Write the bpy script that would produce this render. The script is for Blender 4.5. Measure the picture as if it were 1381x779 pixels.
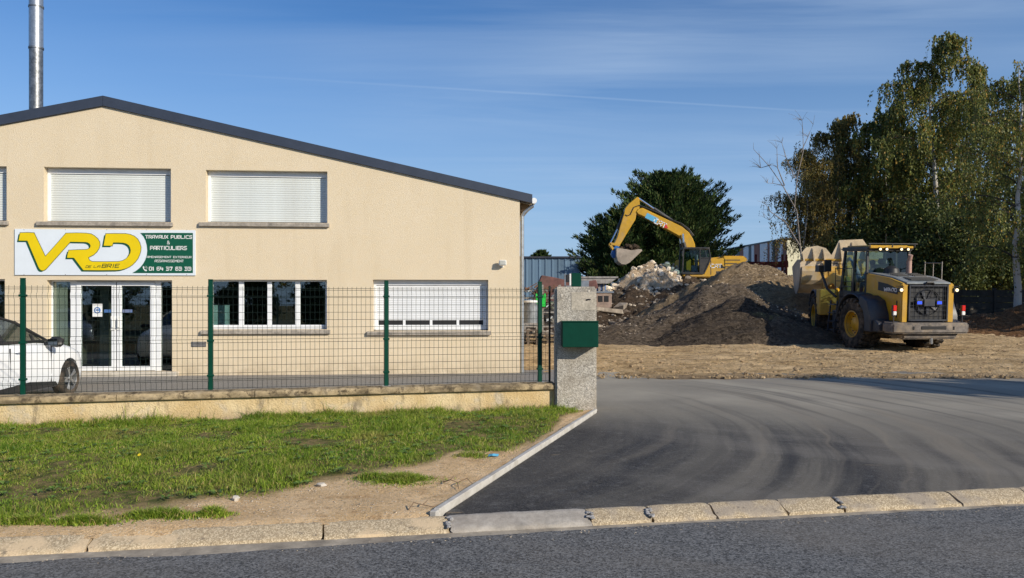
import bpy, bmesh, math, random
import numpy as np
from mathutils import Vector, Matrix, noise as mnoise
R = math.radians
sc = bpy.context.scene
for o in list(bpy.data.objects): bpy.data.objects.remove(o)

# ---------------------------------------------------------------- camera, sky, sun, exposure
F = 1050.0; CX = 690.5; HZ = 410.0; EYE = 1.62      # the lens of the photograph, in its own pixels
cam_d = bpy.data.cameras.new("camera"); cam = bpy.data.objects.new("camera", cam_d)
sc.collection.objects.link(cam); sc.camera = cam
cam.location = (0, 0, EYE); cam.rotation_euler = (R(90), 0, 0)
cam_d.sensor_width = 36; cam_d.lens = F/1381*36; cam_d.shift_y = 20.5/1381
cam_d.clip_start = 0.1; cam_d.clip_end = 3000

SUN_AZ, SUN_EL = 130.0, 25.0                          # azimuth clockwise from +Y
SUNV = Vector((math.sin(R(SUN_AZ))*math.cos(R(SUN_EL)), math.cos(R(SUN_AZ))*math.cos(R(SUN_EL)), math.sin(R(SUN_EL))))
w = bpy.data.worlds.new("World"); sc.world = w; w.use_nodes = True
nt = w.node_tree; nt.nodes.clear()
N = nt.nodes.new; L = nt.links.new
out = N('ShaderNodeOutputWorld'); bg = N('ShaderNodeBackground'); sky = N('ShaderNodeTexSky')
sky.sky_type = 'NISHITA'; sky.sun_disc = False; sky.sun_elevation = R(SUN_EL); sky.sun_rotation = R(SUN_AZ)
sky.air_density = 1.0; sky.dust_density = 0.6; sky.ozone_density = 2.0; sky.altitude = 100
bg.inputs['Strength'].default_value = 0.088
# thin cirrus streaks and one aircraft trail, as a layer high above
tc = N('ShaderNodeTexCoord'); sep = N('ShaderNodeSeparateXYZ'); L(tc.outputs['Generated'], sep.inputs[0])
mz = N('ShaderNodeMath'); mz.operation = 'MAXIMUM'; mz.inputs[1].default_value = 0.03; L(sep.outputs[2], mz.inputs[0])
dx = N('ShaderNodeMath'); dx.operation = 'DIVIDE'; L(sep.outputs[0], dx.inputs[0]); L(mz.outputs[0], dx.inputs[1])
dy = N('ShaderNodeMath'); dy.operation = 'DIVIDE'; L(sep.outputs[1], dy.inputs[0]); L(mz.outputs[0], dy.inputs[1])
cmb = N('ShaderNodeCombineXYZ'); L(dx.outputs[0], cmb.inputs[0]); L(dy.outputs[0], cmb.inputs[1])
mp = N('ShaderNodeMapping'); mp.inputs['Rotation'].default_value = (0, 0, R(-24)); mp.inputs['Scale'].default_value = (0.22, 1.0, 1)
L(cmb.outputs[0], mp.inputs[0])
n1 = N('ShaderNodeTexNoise'); n1.inputs['Scale'].default_value = 1.1; n1.inputs['Detail'].default_value = 6; n1.inputs['Roughness'].default_value = .6; n1.inputs['Distortion'].default_value = .7
L(mp.outputs[0], n1.inputs[0])
n2 = N('ShaderNodeTexNoise'); n2.inputs['Scale'].default_value = .45; n2.inputs['Detail'].default_value = 2; L(cmb.outputs[0], n2.inputs[0])
r1 = N('ShaderNodeMapRange'); r1.inputs[1].default_value = .38; r1.inputs[2].default_value = .74; r1.inputs[4].default_value = .55; L(n1.outputs[0], r1.inputs[0])
r2 = N('ShaderNodeMapRange'); r2.inputs[1].default_value = .30; r2.inputs[2].default_value = .62; L(n2.outputs[0], r2.inputs[0])
cl = N('ShaderNodeMath'); cl.operation = 'MULTIPLY'; rx = N('ShaderNodeMapRange'); rx.inputs[1].default_value = -1.6; rx.inputs[2].default_value = 1.2; rx.inputs[3].default_value = .12; rx.inputs[4].default_value = 1.15; L(dx.outputs[0], rx.inputs[0])
clx = N('ShaderNodeMath'); clx.operation = 'MULTIPLY'; L(r2.outputs[0], clx.inputs[0]); L(rx.outputs[0], clx.inputs[1]); L(r1.outputs[0], cl.inputs[0]); L(clx.outputs[0], cl.inputs[1])
# the trail lies along a straight line on the same layer: y = m*x + c
def lay(px, py):
    d = Vector(((px-CX)/F, 1, (HZ-py)/F)); return d.x/d.z, d.y/d.z
(ax, ay), (bx, by) = lay(300, 100), lay(1130, 152)
tm = (by-ay)/(bx-ax); tc0 = ay - tm*ax
m1 = N('ShaderNodeMath'); m1.operation = 'MULTIPLY_ADD'; m1.inputs[1].default_value = -tm; m1.inputs[2].default_value = -tc0; L(dx.outputs[0], m1.inputs[0])
m2 = N('ShaderNodeMath'); m2.operation = 'ADD'; L(dy.outputs[0], m2.inputs[0]); L(m1.outputs[0], m2.inputs[1])
m3 = N('ShaderNodeMath'); m3.operation = 'ABSOLUTE'; L(m2.outputs[0], m3.inputs[0])
m4 = N('ShaderNodeMapRange'); m4.inputs[1].default_value = 0.0; m4.inputs[2].default_value = .028; m4.inputs[3].default_value = .16; m4.inputs[4].default_value = 0; L(m3.outputs[0], m4.inputs[0])
m5 = N('ShaderNodeMapRange'); m5.inputs[1].default_value = -1.6; m5.inputs[2].default_value = 0.2; L(dx.outputs[0], m5.inputs[0])
m6 = N('ShaderNodeMath'); m6.operation = 'MULTIPLY'; L(m4.outputs[0], m6.inputs[0]); L(m5.outputs[0], m6.inputs[1])
m8 = N('ShaderNodeMapRange'); m8.inputs[1].default_value = 1.75; m8.inputs[2].default_value = 1.3; L(dx.outputs[0], m8.inputs[0])
m9 = N('ShaderNodeMath'); m9.operation = 'MULTIPLY'; L(m6.outputs[0], m9.inputs[0]); L(m8.outputs[0], m9.inputs[1])
m7 = N('ShaderNodeMath'); m7.operation = 'ADD'; L(cl.outputs[0], m7.inputs[0]); L(m9.outputs[0], m7.inputs[1])
hs = N('ShaderNodeHueSaturation'); hs.inputs['Saturation'].default_value = 1.18; hs.inputs['Value'].default_value = 1.0; L(sky.outputs[0], hs.inputs['Color'])
mx = N('ShaderNodeMix'); mx.data_type = 'RGBA'; tn_ = N('ShaderNodeMix'); tn_.data_type = 'RGBA'; tn_.blend_type = 'MULTIPLY'; tn_.inputs[0].default_value = 1; tn_.inputs[7].default_value = (.88, 1.12, 1.42, 1); L(hs.outputs[0], tn_.inputs[6])
lowf = N('ShaderNodeMapRange'); lowf.inputs[1].default_value = .03; lowf.inputs[2].default_value = .10; L(sep.outputs[2], lowf.inputs[0]); lm_ = N('ShaderNodeMath'); lm_.operation = 'MULTIPLY'; L(m7.outputs[0], lm_.inputs[0]); L(lowf.outputs[0], lm_.inputs[1]); L(lm_.outputs[0], mx.inputs[0]); L(tn_.outputs[2], mx.inputs[6]); mx.inputs[7].default_value = (6.6, 8.2, 10.2, 1)
hz = N('ShaderNodeMapRange'); hz.inputs[1].default_value = .0; hz.inputs[2].default_value = .34; hz.inputs[3].default_value = .85; hz.inputs[4].default_value = 0; L(sep.outputs[2], hz.inputs[0])
hm = N('ShaderNodeMix'); hm.data_type = 'RGBA'; L(hz.outputs[0], hm.inputs[0]); L(mx.outputs[2], hm.inputs[6]); hm.inputs[7].default_value = (4.0, 5.8, 8.6, 1)   # pale haze low over the horizon
L(hm.outputs[2], bg.inputs[0]); L(bg.outputs[0], out.inputs[0])

sun_d = bpy.data.lights.new("sun", 'SUN'); sun_d.energy = 4.9; sun_d.angle = R(.53); sun_d.color = (1, .90, .74)
sun = bpy.data.objects.new("sun", sun_d); sc.collection.objects.link(sun)
sun.rotation_euler = (-SUNV).to_track_quat('-Z', 'Y').to_euler()
vs = sc.view_settings; vs.view_transform = 'Standard'; vs.look = 'None'; vs.exposure = 0.0; vs.gamma = 1

# ---------------------------------------------------------------- helpers
def P(px, py, Y): return Vector(((px-CX)/F*Y, Y, EYE-(py-HZ)/F*Y))      # where a photo pixel lies at depth Y
def G(px, py, z=0.0):
    Y = (EYE-z)*F/(py-HZ); return Vector(((px-CX)/F*Y, Y, z))

def link(o, parent=None):
    sc.collection.objects.link(o)
    if parent is not None: o.parent = parent
    return o
def tag(o, label=None, cat=None, group=None, kind=None):
    if label: o['label'] = label
    if cat: o['category'] = cat
    if group: o['group'] = group
    if kind: o['kind'] = kind
    return o
def thing(name, label, cat, loc=(0,0,0), rz=0, group=None, rot=None):
    o = bpy.data.objects.new(name, None); o.empty_display_size = .3
    link(o); o.location = loc; o.rotation_euler = rot if rot else (0, 0, rz)
    return tag(o, label, cat, group)

class MB:
    def __init__(s): s.v = []; s.f = []
    def add(s, vs_, fs):
        b = len(s.v); s.v += [tuple(p) for p in vs_]; s.f += [tuple(i+b for i in q) for q in fs]; return s
    def box(s, x0, x1, y0, y1, z0, z1, M=None):
        vs_ = [Vector(p) for p in ((x0,y0,z0),(x1,y0,z0),(x1,y1,z0),(x0,y1,z0),(x0,y0,z1),(x1,y0,z1),(x1,y1,z1),(x0,y1,z1))]
        if M is not None: vs_ = [M @ p for p in vs_]
        return s.add(vs_, [(0,3,2,1),(4,5,6,7),(0,1,5,4),(1,2,6,5),(2,3,7,6),(3,0,4,7)])
    def beam(s, a, b, w_, h_, up=(0,0,1)):
        a = Vector(a); b = Vector(b); d = (b-a); l = d.length; d.normalize(); u = Vector(up)
        if abs(d.dot(u)) > .98: u = Vector((0,1,0)) if abs(d.y) < .9 else Vector((1,0,0))
        x = d.cross(u).normalized(); z = x.cross(d).normalized()
        M = Matrix((x, d, z)).transposed().to_4x4(); M.translation = a
        return s.box(-w_/2, w_/2, 0, l, -h_/2, h_/2, M)
    def cyl(s, a, b, r0, r1=None, n=14, caps=True):
        if r1 is None: r1 = r0
        a = Vector(a); b = Vector(b); d = (b-a).normalized()
        u = Vector((0,0,1)) if abs(d.z) < .9 else Vector((1,0,0))
        x = d.cross(u).normalized(); y = d.cross(x).normalized()
        vs_ = []
        for c, r in ((a, r0), (b, r1)):
            for i in range(n):
                t = 2*math.pi*i/n; vs_.append(c + x*math.cos(t)*r + y*math.sin(t)*r)
        fs = [(i, i+n, (i+1) % n+n, (i+1) % n) for i in range(n)]
        if caps: fs += [tuple(range(n)), tuple(range(2*n-1, n-1, -1))]
        return s.add(vs_, fs)
    def prism(s, poly, a0, a1, axes='xzy'):      # poly in the first two axes, extruded along the third from a0 to a1
        ix = ['xyz'.index(c) for c in axes]
        def mk(p, a):
            q = [0,0,0]; q[ix[0]] = p[0]; q[ix[1]] = p[1]; q[ix[2]] = a; return q
        n = len(poly); vs_ = [mk(p, a0) for p in poly] + [mk(p, a1) for p in poly]
        fs = [tuple(range(n)), tuple(range(2*n-1, n-1, -1))] + [(i, i+n, (i+1) % n+n, (i+1) % n) for i in range(n)]
        return s.add(vs_, fs)
    def tube(s, pts, r, n=6, r_end=None):
        pts = [Vector(p) for p in pts]; m = len(pts)
        rings = []
        for k, p in enumerate(pts):
            d = (pts[min(k+1, m-1)] - pts[max(k-1, 0)]).normalized()
            u = Vector((0,0,1)) if abs(d.z) < .9 else Vector((1,0,0))
            x = d.cross(u).normalized(); y = d.cross(x).normalized()
            rr = r[k] if isinstance(r, (list, tuple)) else (r if r_end is None else r+(r_end-r)*k/(m-1))
            rings.append([p + x*math.cos(2*math.pi*i/n)*rr + y*math.sin(2*math.pi*i/n)*rr for i in range(n)])
        vs_ = [p for ring in rings for p in ring]
        fs = [(k*n+i, (k+1)*n+i, (k+1)*n+(i+1) % n, k*n+(i+1) % n) for k in range(m-1) for i in range(n)]
        fs += [tuple(range(n)), tuple(range(m*n-1, (m-1)*n-1, -1))]
        return s.add(vs_, fs)
    def lathe(s, prof, n=32, axis='y', c=(0,0,0)):   # prof: (radius, along); closed loop if last==first
        vs_ = []
        for i in range(n):
            t = 2*math.pi*i/n; co, si = math.cos(t), math.sin(t)
            for r, a in prof:
                if axis == 'y': vs_.append((c[0]+r*co, c[1]+a, c[2]+r*si))
                elif axis == 'z': vs_.append((c[0]+r*co, c[1]+r*si, c[2]+a))
                else: vs_.append((c[0]+a, c[1]+r*co, c[2]+r*si))
        m = len(prof); fs = []
        for i in range(n):
            j = (i+1) % n
            for k in range(m-1): fs.append((i*m+k, i*m+k+1, j*m+k+1, j*m+k))
        return s.add(vs_, fs)
    def blob(s, c, sx, sy, sz, rnd, seg=6, rings=4):
        vs_ = []; fs = []
        for k in range(1, rings):
            th = math.pi*k/rings
            for i in range(seg):
                t = 2*math.pi*i/seg; j = 1+rnd.uniform(-.25, .25)
                vs_.append((c[0]+sx*math.sin(th)*math.cos(t)*j, c[1]+sy*math.sin(th)*math.sin(t)*j, c[2]+sz*math.cos(th)*j))
        top = len(vs_); vs_.append((c[0], c[1], c[2]+sz)); bot = len(vs_); vs_.append((c[0], c[1], c[2]-sz))
        for k in range(rings-2):
            for i in range(seg): fs.append((k*seg+i, (k+1)*seg+i, (k+1)*seg+(i+1) % seg, k*seg+(i+1) % seg))
        for i in range(seg):
            fs.append((top, i, (i+1) % seg)); fs.append((bot, (rings-2)*seg+(i+1) % seg, (rings-2)*seg+i))
        return s.add(vs_, fs)
    def mesh(s, name, mat, bevel=0, smooth=False, seg=1, fix=True):
        me = bpy.data.meshes.new(name); me.from_pydata([tuple(p) for p in s.v], [], s.f)
        if fix or bevel:
            bm = bmesh.new(); bm.from_mesh(me)
            bmesh.ops.recalc_face_normals(bm, faces=bm.faces)
            if bevel:
                es = [e for e in bm.edges if e.is_manifold and e.calc_face_angle(0) > R(28)]
                bmesh.ops.bevel(bm, geom=es, offset=bevel, segments=seg, affect='EDGES', clamp_overlap=True)
            bm.to_mesh(me); bm.free()
        if smooth:
            me.polygons.foreach_set('use_smooth', [True]*len(me.polygons))
            if smooth != 2:
                me.set_sharp_from_angle(angle=R(38))
        me.materials.append(mat); return me
    def build(s, name, mat, parent=None, bevel=0, smooth=False, loc=None, seg=1, fix=True, kind=None, label=None):
        o = bpy.data.objects.new(name, s.mesh(name, mat, bevel, smooth, seg, fix)); link(o, parent)
        if loc is not None: o.location = loc
        if kind: o['kind'] = kind
        if label: o['label'] = label
        return o

def np_mesh(name, verts, faces, mat, parent=None, kind=None, smooth=False):   # faces (M,3) or (M,4)
    me = bpy.data.meshes.new(name); verts = np.asarray(verts, dtype=np.float32); faces = np.asarray(faces, dtype=np.int32)
    k = faces.shape[1]
    me.vertices.add(len(verts)); me.vertices.foreach_set('co', verts.ravel())
    me.loops.add(faces.size); me.loops.foreach_set('vertex_index', faces.ravel())
    me.polygons.add(len(faces)); me.polygons.foreach_set('loop_start', np.arange(0, faces.size, k, dtype=np.int32))
    me.update(calc_edges=True)
    if smooth: me.polygons.foreach_set('use_smooth', np.ones(len(faces), dtype=bool))
    me.materials.append(mat); o = bpy.data.objects.new(name, me); link(o, parent)
    if kind: o['kind'] = kind
    return o
def copy_tree(o, parent=None):
    c = o.copy(); sc.collection.objects.link(c); c.parent = parent
    for ch in o.children: copy_tree(ch, c)
    return c
def fbm(x, y, z=0, o=4): return mnoise.fractal(Vector((x, y, z)), 1.0, 2.0, o)

# ---------------------------------------------------------------- materials
def srgb(r, g, b):
    f = lambda c: (c/255/12.92) if c/255 <= .04045 else ((c/255+.055)/1.055)**2.4
    return (f(r), f(g), f(b), 1)
class NT:
    def __init__(s, name):
        s.m = bpy.data.materials.new(name); s.m.use_nodes = True; s.nt = s.m.node_tree
        s.b = s.nt.nodes['Principled BSDF']; s.out = s.nt.nodes['Material Output']; s._c = None
    def n(s, t, **k):
        nd = s.nt.nodes.new(t)
        for a, v in k.items(): setattr(nd, a, v)
        return nd
    def l(s, a, b): s.nt.links.new(a, b)
    def coord(s, scale=(1,1,1), rot=(0,0,0), kind='Object'):
        if s._c is None: s._c = s.n('ShaderNodeTexCoord')
        m = s.n('ShaderNodeMapping'); m.inputs['Scale'].default_value = scale; m.inputs['Rotation'].default_value = rot
        s.l(s._c.outputs[kind], m.inputs[0]); return m.outputs[0]
    def noise(s, scale, detail=4, rough=.55, co=None, dist=0):
        nd = s.n('ShaderNodeTexNoise'); nd.inputs['Scale'].default_value = scale; nd.inputs['Detail'].default_value = detail
        nd.inputs['Roughness'].default_value = rough; nd.inputs['Distortion'].default_value = dist
        s.l(co if co is not None else s.coord(), nd.inputs['Vector']); return nd.outputs[0]
    def ramp(s, fac, a, b, lo=0., hi=1.):
        nd = s.n('ShaderNodeMapRange'); nd.inputs[1].default_value = a; nd.inputs[2].default_value = b
        nd.inputs[3].default_value = lo; nd.inputs[4].default_value = hi; s.l(fac, nd.inputs[0]); return nd.outputs[0]
    def mix(s, fac, a, b, mode='MIX'):
        nd = s.n('ShaderNodeMix', data_type='RGBA', blend_type=mode)
        for i, v in ((0, fac), (6, a), (7, b)):
            if isinstance(v, (int, float)): nd.inputs[i].default_value = v
            elif isinstance(v, tuple): nd.inputs[i].default_value = v
            else: s.l(v, nd.inputs[i])
        return nd.outputs[2]
    def math(s, op, a, b=0.):
        nd = s.n('ShaderNodeMath', operation=op)
        for i, v in ((0, a), (1, b)):
            if isinstance(v, (int, float)): nd.inputs[i].default_value = v
            else: s.l(v, nd.inputs[i])
        return nd.outputs[0]
    def bump(s, h, dist=.01, strength=1., prev=None):
        nd = s.n('ShaderNodeBump'); nd.inputs['Distance'].default_value = dist; nd.inputs['Strength'].default_value = strength
        s.l(h, nd.inputs['Height'])
        if prev is not None: s.l(prev, nd.inputs['Normal'])
        s.l(nd.outputs[0], s.b.inputs['Normal']); return nd.outputs[0]
    def col(s, c):
        if isinstance(c, tuple): s.b.inputs['Base Color'].default_value = c
        else: s.l(c, s.b.inputs['Base Color'])
    def set(s, rough=.6, metal=0., spec=None, coat=0):
        s.b.inputs['Roughness'].default_value = rough; s.b.inputs['Metallic'].default_value = metal
        if spec is not None: s.b.inputs['Specular IOR Level'].default_value = spec
        if coat: s.b.inputs['Coat Weight'].default_value = coat
        return s.m
C_ = lambda r, g, b: (r, g, b, 1)
def simple(name, c, rough=.5, metal=0, var=.12, scale=6, dirt=None, dirt_amt=.4, bumpd=0, spec=None, coat=0):
    t = NT(name); n = t.noise(scale, 7, .72)
    dark = tuple(v*(1-var*1.6) for v in c[:3])+(1,); light = tuple(min(1, v*(1+var)) for v in c[:3])+(1,)
    col = t.mix(t.ramp(n, .35, .65), dark, light)
    if dirt:
        d = t.ramp(t.noise(scale*.35, 7, .65), .48, .66, 0, dirt_amt); col = t.mix(d, col, dirt)
    t.col(col)
    if bumpd: t.bump(t.noise(scale*8, 3), bumpd)
    return t.set(rough, metal, spec, coat)
DUST = C_(.34, .26, .17)
M = {}
def m_render():
    t = NT('roughcast_render'); fine = t.noise(42, 3, .7); big = t.noise(.7, 4); mid = t.noise(9, 4)
    c = t.mix(t.ramp(big, .3, .7), C_(.655,.555,.40), C_(.70,.60,.45)); c = t.mix(t.ramp(mid, .35, .7, 0, .3), c, C_(.70,.55,.34))
    c = t.mix(t.ramp(fine, .46, .36, 0, .26), c, C_(.52,.42,.28)); c = t.mix(t.ramp(fine, .54, .64, 0, .22), c, C_(.85,.75,.57))
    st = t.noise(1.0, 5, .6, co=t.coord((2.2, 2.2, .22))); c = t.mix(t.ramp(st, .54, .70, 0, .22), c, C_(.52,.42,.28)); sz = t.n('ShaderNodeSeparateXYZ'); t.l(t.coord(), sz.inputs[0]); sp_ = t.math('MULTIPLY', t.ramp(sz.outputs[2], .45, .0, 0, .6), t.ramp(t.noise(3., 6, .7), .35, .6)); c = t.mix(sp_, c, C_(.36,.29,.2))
    t.col(c); t.bump(t.noise(48, 4, .7), .011, 1.); return t.set(.92, spec=.2)
M['render'] = m_render()
M['anthracite'] = simple('anthracite_metal', C_(.035,.045,.07), .45, 0, .08, 3)
M['roof'] = simple('roof_sheet', C_(.10,.11,.13), .5, .2, .1, 3)
M['white_pvc'] = simple('white_frame', C_(.76,.78,.80), .35, 0, .05, 3)
M['slat'] = simple('shutter_slat_paint', C_(.66,.70,.69), .42, 0, .05, 2, C_(.52,.52,.48), .5)
M['sill'] = simple('concrete_sill', C_(.36,.32,.27), .85, 0, .2, 12, C_(.12,.11,.10), .6, .004)
M['dark_gap'] = simple('dark_gap', C_(.01,.01,.012), .7)
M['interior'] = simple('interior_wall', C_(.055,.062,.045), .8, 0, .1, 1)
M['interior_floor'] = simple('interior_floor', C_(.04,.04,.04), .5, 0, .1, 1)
def m_glass(name='window_glass', tint=(.82,.88,.86), refl=1.0):
    t = NT(name); t.nt.nodes.remove(t.b)
    tr = t.n('ShaderNodeBsdfTransparent'); tr.inputs[0].default_value = (*tint, 1)
    gl = t.n('ShaderNodeBsdfGlossy'); gl.inputs['Roughness'].default_value = .015; gl.inputs[0].default_value = (.9,.95,1,1)
    lw = t.n('ShaderNodeLayerWeight'); lw.inputs[0].default_value = .5; f5 = t.math('ADD', t.math('MULTIPLY', t.math('POWER', lw.outputs['Facing'], 4.), .6), .055)
    wv = t.n('ShaderNodeBump'); wv.inputs['Distance'].default_value = .0025; nn = t.noise(1.1, 1); t.l(nn, wv.inputs['Height']); t.l(wv.outputs[0], gl.inputs['Normal'])
    m = t.n('ShaderNodeMixShader'); t.l(t.math('MULTIPLY', f5, refl), m.inputs[0])
    t.l(tr.outputs[0], m.inputs[1]); t.l(gl.outputs[0], m.inputs[2]); t.l(m.outputs[0], t.out.inputs[0]); return t.m
M['glass'] = m_glass('window_glass', (.88,.93,.90), 1.7)
M['cab_glass'] = m_glass('cab_glass', (.30,.42,.36), 1.0)
M['cab_glass_clear'] = m_glass('side_cab_glass', (.55,.70,.75), .55)
M['car_glass'] = m_glass('car_glass', (.30,.34,.32), 1.5)
def m_pillar():
    t = NT('aggregate_concrete'); v = t.n('ShaderNodeTexVoronoi'); v.inputs['Scale'].default_value = 85; t.l(t.coord(), v.inputs[0])
    hs_ = t.n('ShaderNodeSeparateColor'); t.l(v.outputs['Color'], hs_.inputs[0])
    c = t.mix(t.ramp(hs_.outputs[0], .2, .95), C_(.27,.25,.22), C_(.64,.60,.53))
    big = t.noise(2.6, 6, .6); c = t.mix(t.ramp(big, .42, .68, 0, .55), c, C_(.48,.42,.33))
    c = t.mix(t.ramp(t.noise(5, 7, .7), .54, .66, 0, .5), c, C_(.13,.12,.10)); c = t.mix(t.ramp(t.noise(1.4, 4, .6), .5, .62, 0, .35), c, C_(.14,.12,.10))
    t.col(c); t.bump(v.outputs['Distance'], -.004); return t.set(.9, spec=.2)
M['pillar'] = m_pillar()
def m_wall():
    t = NT('weathered_low_wall'); c = t.mix(t.ramp(t.noise(1.6, 6, .6), .35, .65), C_(.58,.42,.21), C_(.74,.60,.37))
    c = t.mix(t.ramp(t.noise(3.1, 6, .65), .54, .66, 0, .8), c, C_(.55,.48,.37))
    dr = t.noise(1.0, 6, .7, co=t.coord((3.2, 3.2, .9))); c = t.mix(t.ramp(dr, .55, .66, 0, .75), c, C_(.19,.15,.10)); c = t.mix(t.ramp(t.noise(30, 3, .8), .56, .64, 0, .5), c, C_(.30,.22,.12))
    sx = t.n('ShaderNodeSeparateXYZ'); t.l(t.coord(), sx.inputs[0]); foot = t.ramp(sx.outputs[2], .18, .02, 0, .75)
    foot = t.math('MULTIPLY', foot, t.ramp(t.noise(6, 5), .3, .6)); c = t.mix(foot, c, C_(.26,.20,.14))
    t.col(c); t.bump(t.noise(38, 6, .7), .02); return t.set(.95, spec=.15)
M['low_wall'] = m_wall()
def m_coping():
    t = NT('lichen_coping'); c = t.mix(t.ramp(t.noise(7, 6, .65), .35, .62), C_(.20,.155,.095), C_(.46,.36,.22))
    c = t.mix(t.ramp(t.noise(11, 7, .75), .50, .60, 0, .9), c, C_(.06,.045,.03)); c = t.mix(t.ramp(t.noise(1.0, 4, .6, co=t.coord((1.2, 8, 8))), .52, .64, 0, .7), c, C_(.10,.08,.055)); c = t.mix(t.ramp(t.noise(2.3, 4), .55, .7, 0, .5), c, C_(.42,.36,.27))
    t.col(c); t.bump(t.noise(45, 5, .7), .008); return t.set(.95, spec=.15)
M['coping'] = m_coping()
M['green_paint'] = simple('green_powder_coat', C_(.001,.046,.029), .55, 0, .08, 8, spec=.15)
M['wire'] = simple('green_wire', C_(.012,.022,.020), .6, 0, .05, 8, spec=.15)
M['galv'] = simple('galvanised_steel', C_(.42,.44,.46), .35, .8, .15, 9)
M['galv_dark'] = simple('weathered_steel', C_(.20,.21,.22), .42, .8, .3, 12, C_(.45,.45,.45), .5)
M['steel'] = simple('worn_steel', C_(.33,.31,.29), .55, .3, .25, 5, C_(.20,.13,.08), .5)
M['chrome'] = simple('chrome_rod', C_(.75,.75,.78), .12, 1.0, .03, 5)
M['yellow'] = simple('machine_yellow', C_(.52,.29,.012), .42, 0, .10, 2.2, DUST, .55)
M['yellow_dusty'] = simple('dusty_yellow', C_(.52,.31,.045), .6, 0, .18, 2.0, C_(.46,.38,.27), .95)
M['black'] = simple('machine_black', C_(.018,.019,.022), .5, 0, .2, 4, C_(.09,.075,.055), .5)
M['frame_dark'] = simple('dark_blue_grey_plate', C_(.022,.027,.042), .45, 0, .2, 2.5, C_(.10,.09,.07), .45)
M['grey_hood'] = simple('grey_hood_paint', C_(.20,.22,.225), .55, 0, .2, 3.5, C_(.34,.30,.25), .7)
M['bumper'] = simple('dusty_counterweight', C_(.16,.14,.125), .75, 0, .3, 4, C_(.36,.28,.19), .85)
M['bucket_cream'] = simple('worn_cream_bucket', C_(.50,.39,.24), .55, .1, .2, 1.4, C_(.60,.50,.37), .9, .006)
M['bucket'] = simple('bucket_steel', C_(.36,.30,.24), .55, .25, .22, 1.6, C_(.56,.46,.34), .9, .006)
def m_tyre():
    t = NT('tyre_rubber'); c = t.mix(t.ramp(t.noise(5, 6, .65), .4, .68), C_(.022,.021,.020), C_(.13,.105,.08)); t.col(c); t.bump(t.noise(30, 4), .006); return t.set(.85, spec=.2)
M['tyre'] = m_tyre()
M['pipe_pink'] = simple('heat_stained_pipe', C_(.42,.27,.22), .6, .2, .15, 8)
M['red'] = simple('red_lens', C_(.62,.015,.01), .25, 0, .04, 8)
M['white'] = simple('white_plastic', C_(.78,.78,.76), .4, 0, .04, 8)
M['decal_white'] = simple('white_decal', C_(.75,.75,.75), .5, 0, .03, 9)
M['decal_black'] = simple('black_decal', C_(.012,.012,.014), .5, 0, .03, 9)
M['decal_red'] = simple('red_decal', C_(.55,.02,.02), .5, 0, .03, 9)
M['blue_paint'] = simple('blue_paint', C_(.02,.14,.42), .45, 0, .2, 4, DUST, .4)
M['blue_light_paint'] = simple('sky_blue_decal', C_(.10,.38,.60), .5, 0, .05, 4)
def emit(name, c, s_):
    t = NT(name); t.b.inputs['Base Color'].default_value = c; t.b.inputs['Emission Color'].default_value = c; t.b.inputs['Emission Strength'].default_value = s_; return t.m
M['lamp_warm'] = emit('lit_work_lamp', C_(1,.80,.48), 1.3)
M['lamp_blue'] = emit('lit_blue_lamp', C_(.01,.06,.9), 1.0)
M['sign_white'] = simple('sign_board', C_(.68,.74,.80), .3, 0, .03, 1)
M['sign_green'] = simple('sign_green', C_(.003,.085,.045), .4, 0, .03, 2)
M['sign_yellow'] = simple('sign_yellow', C_(.74,.55,.0), .4, 0, .03, 2)
M['sign_dark'] = simple('sign_dark_green', C_(.004,.05,.02), .4, 0, .03, 2)

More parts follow.
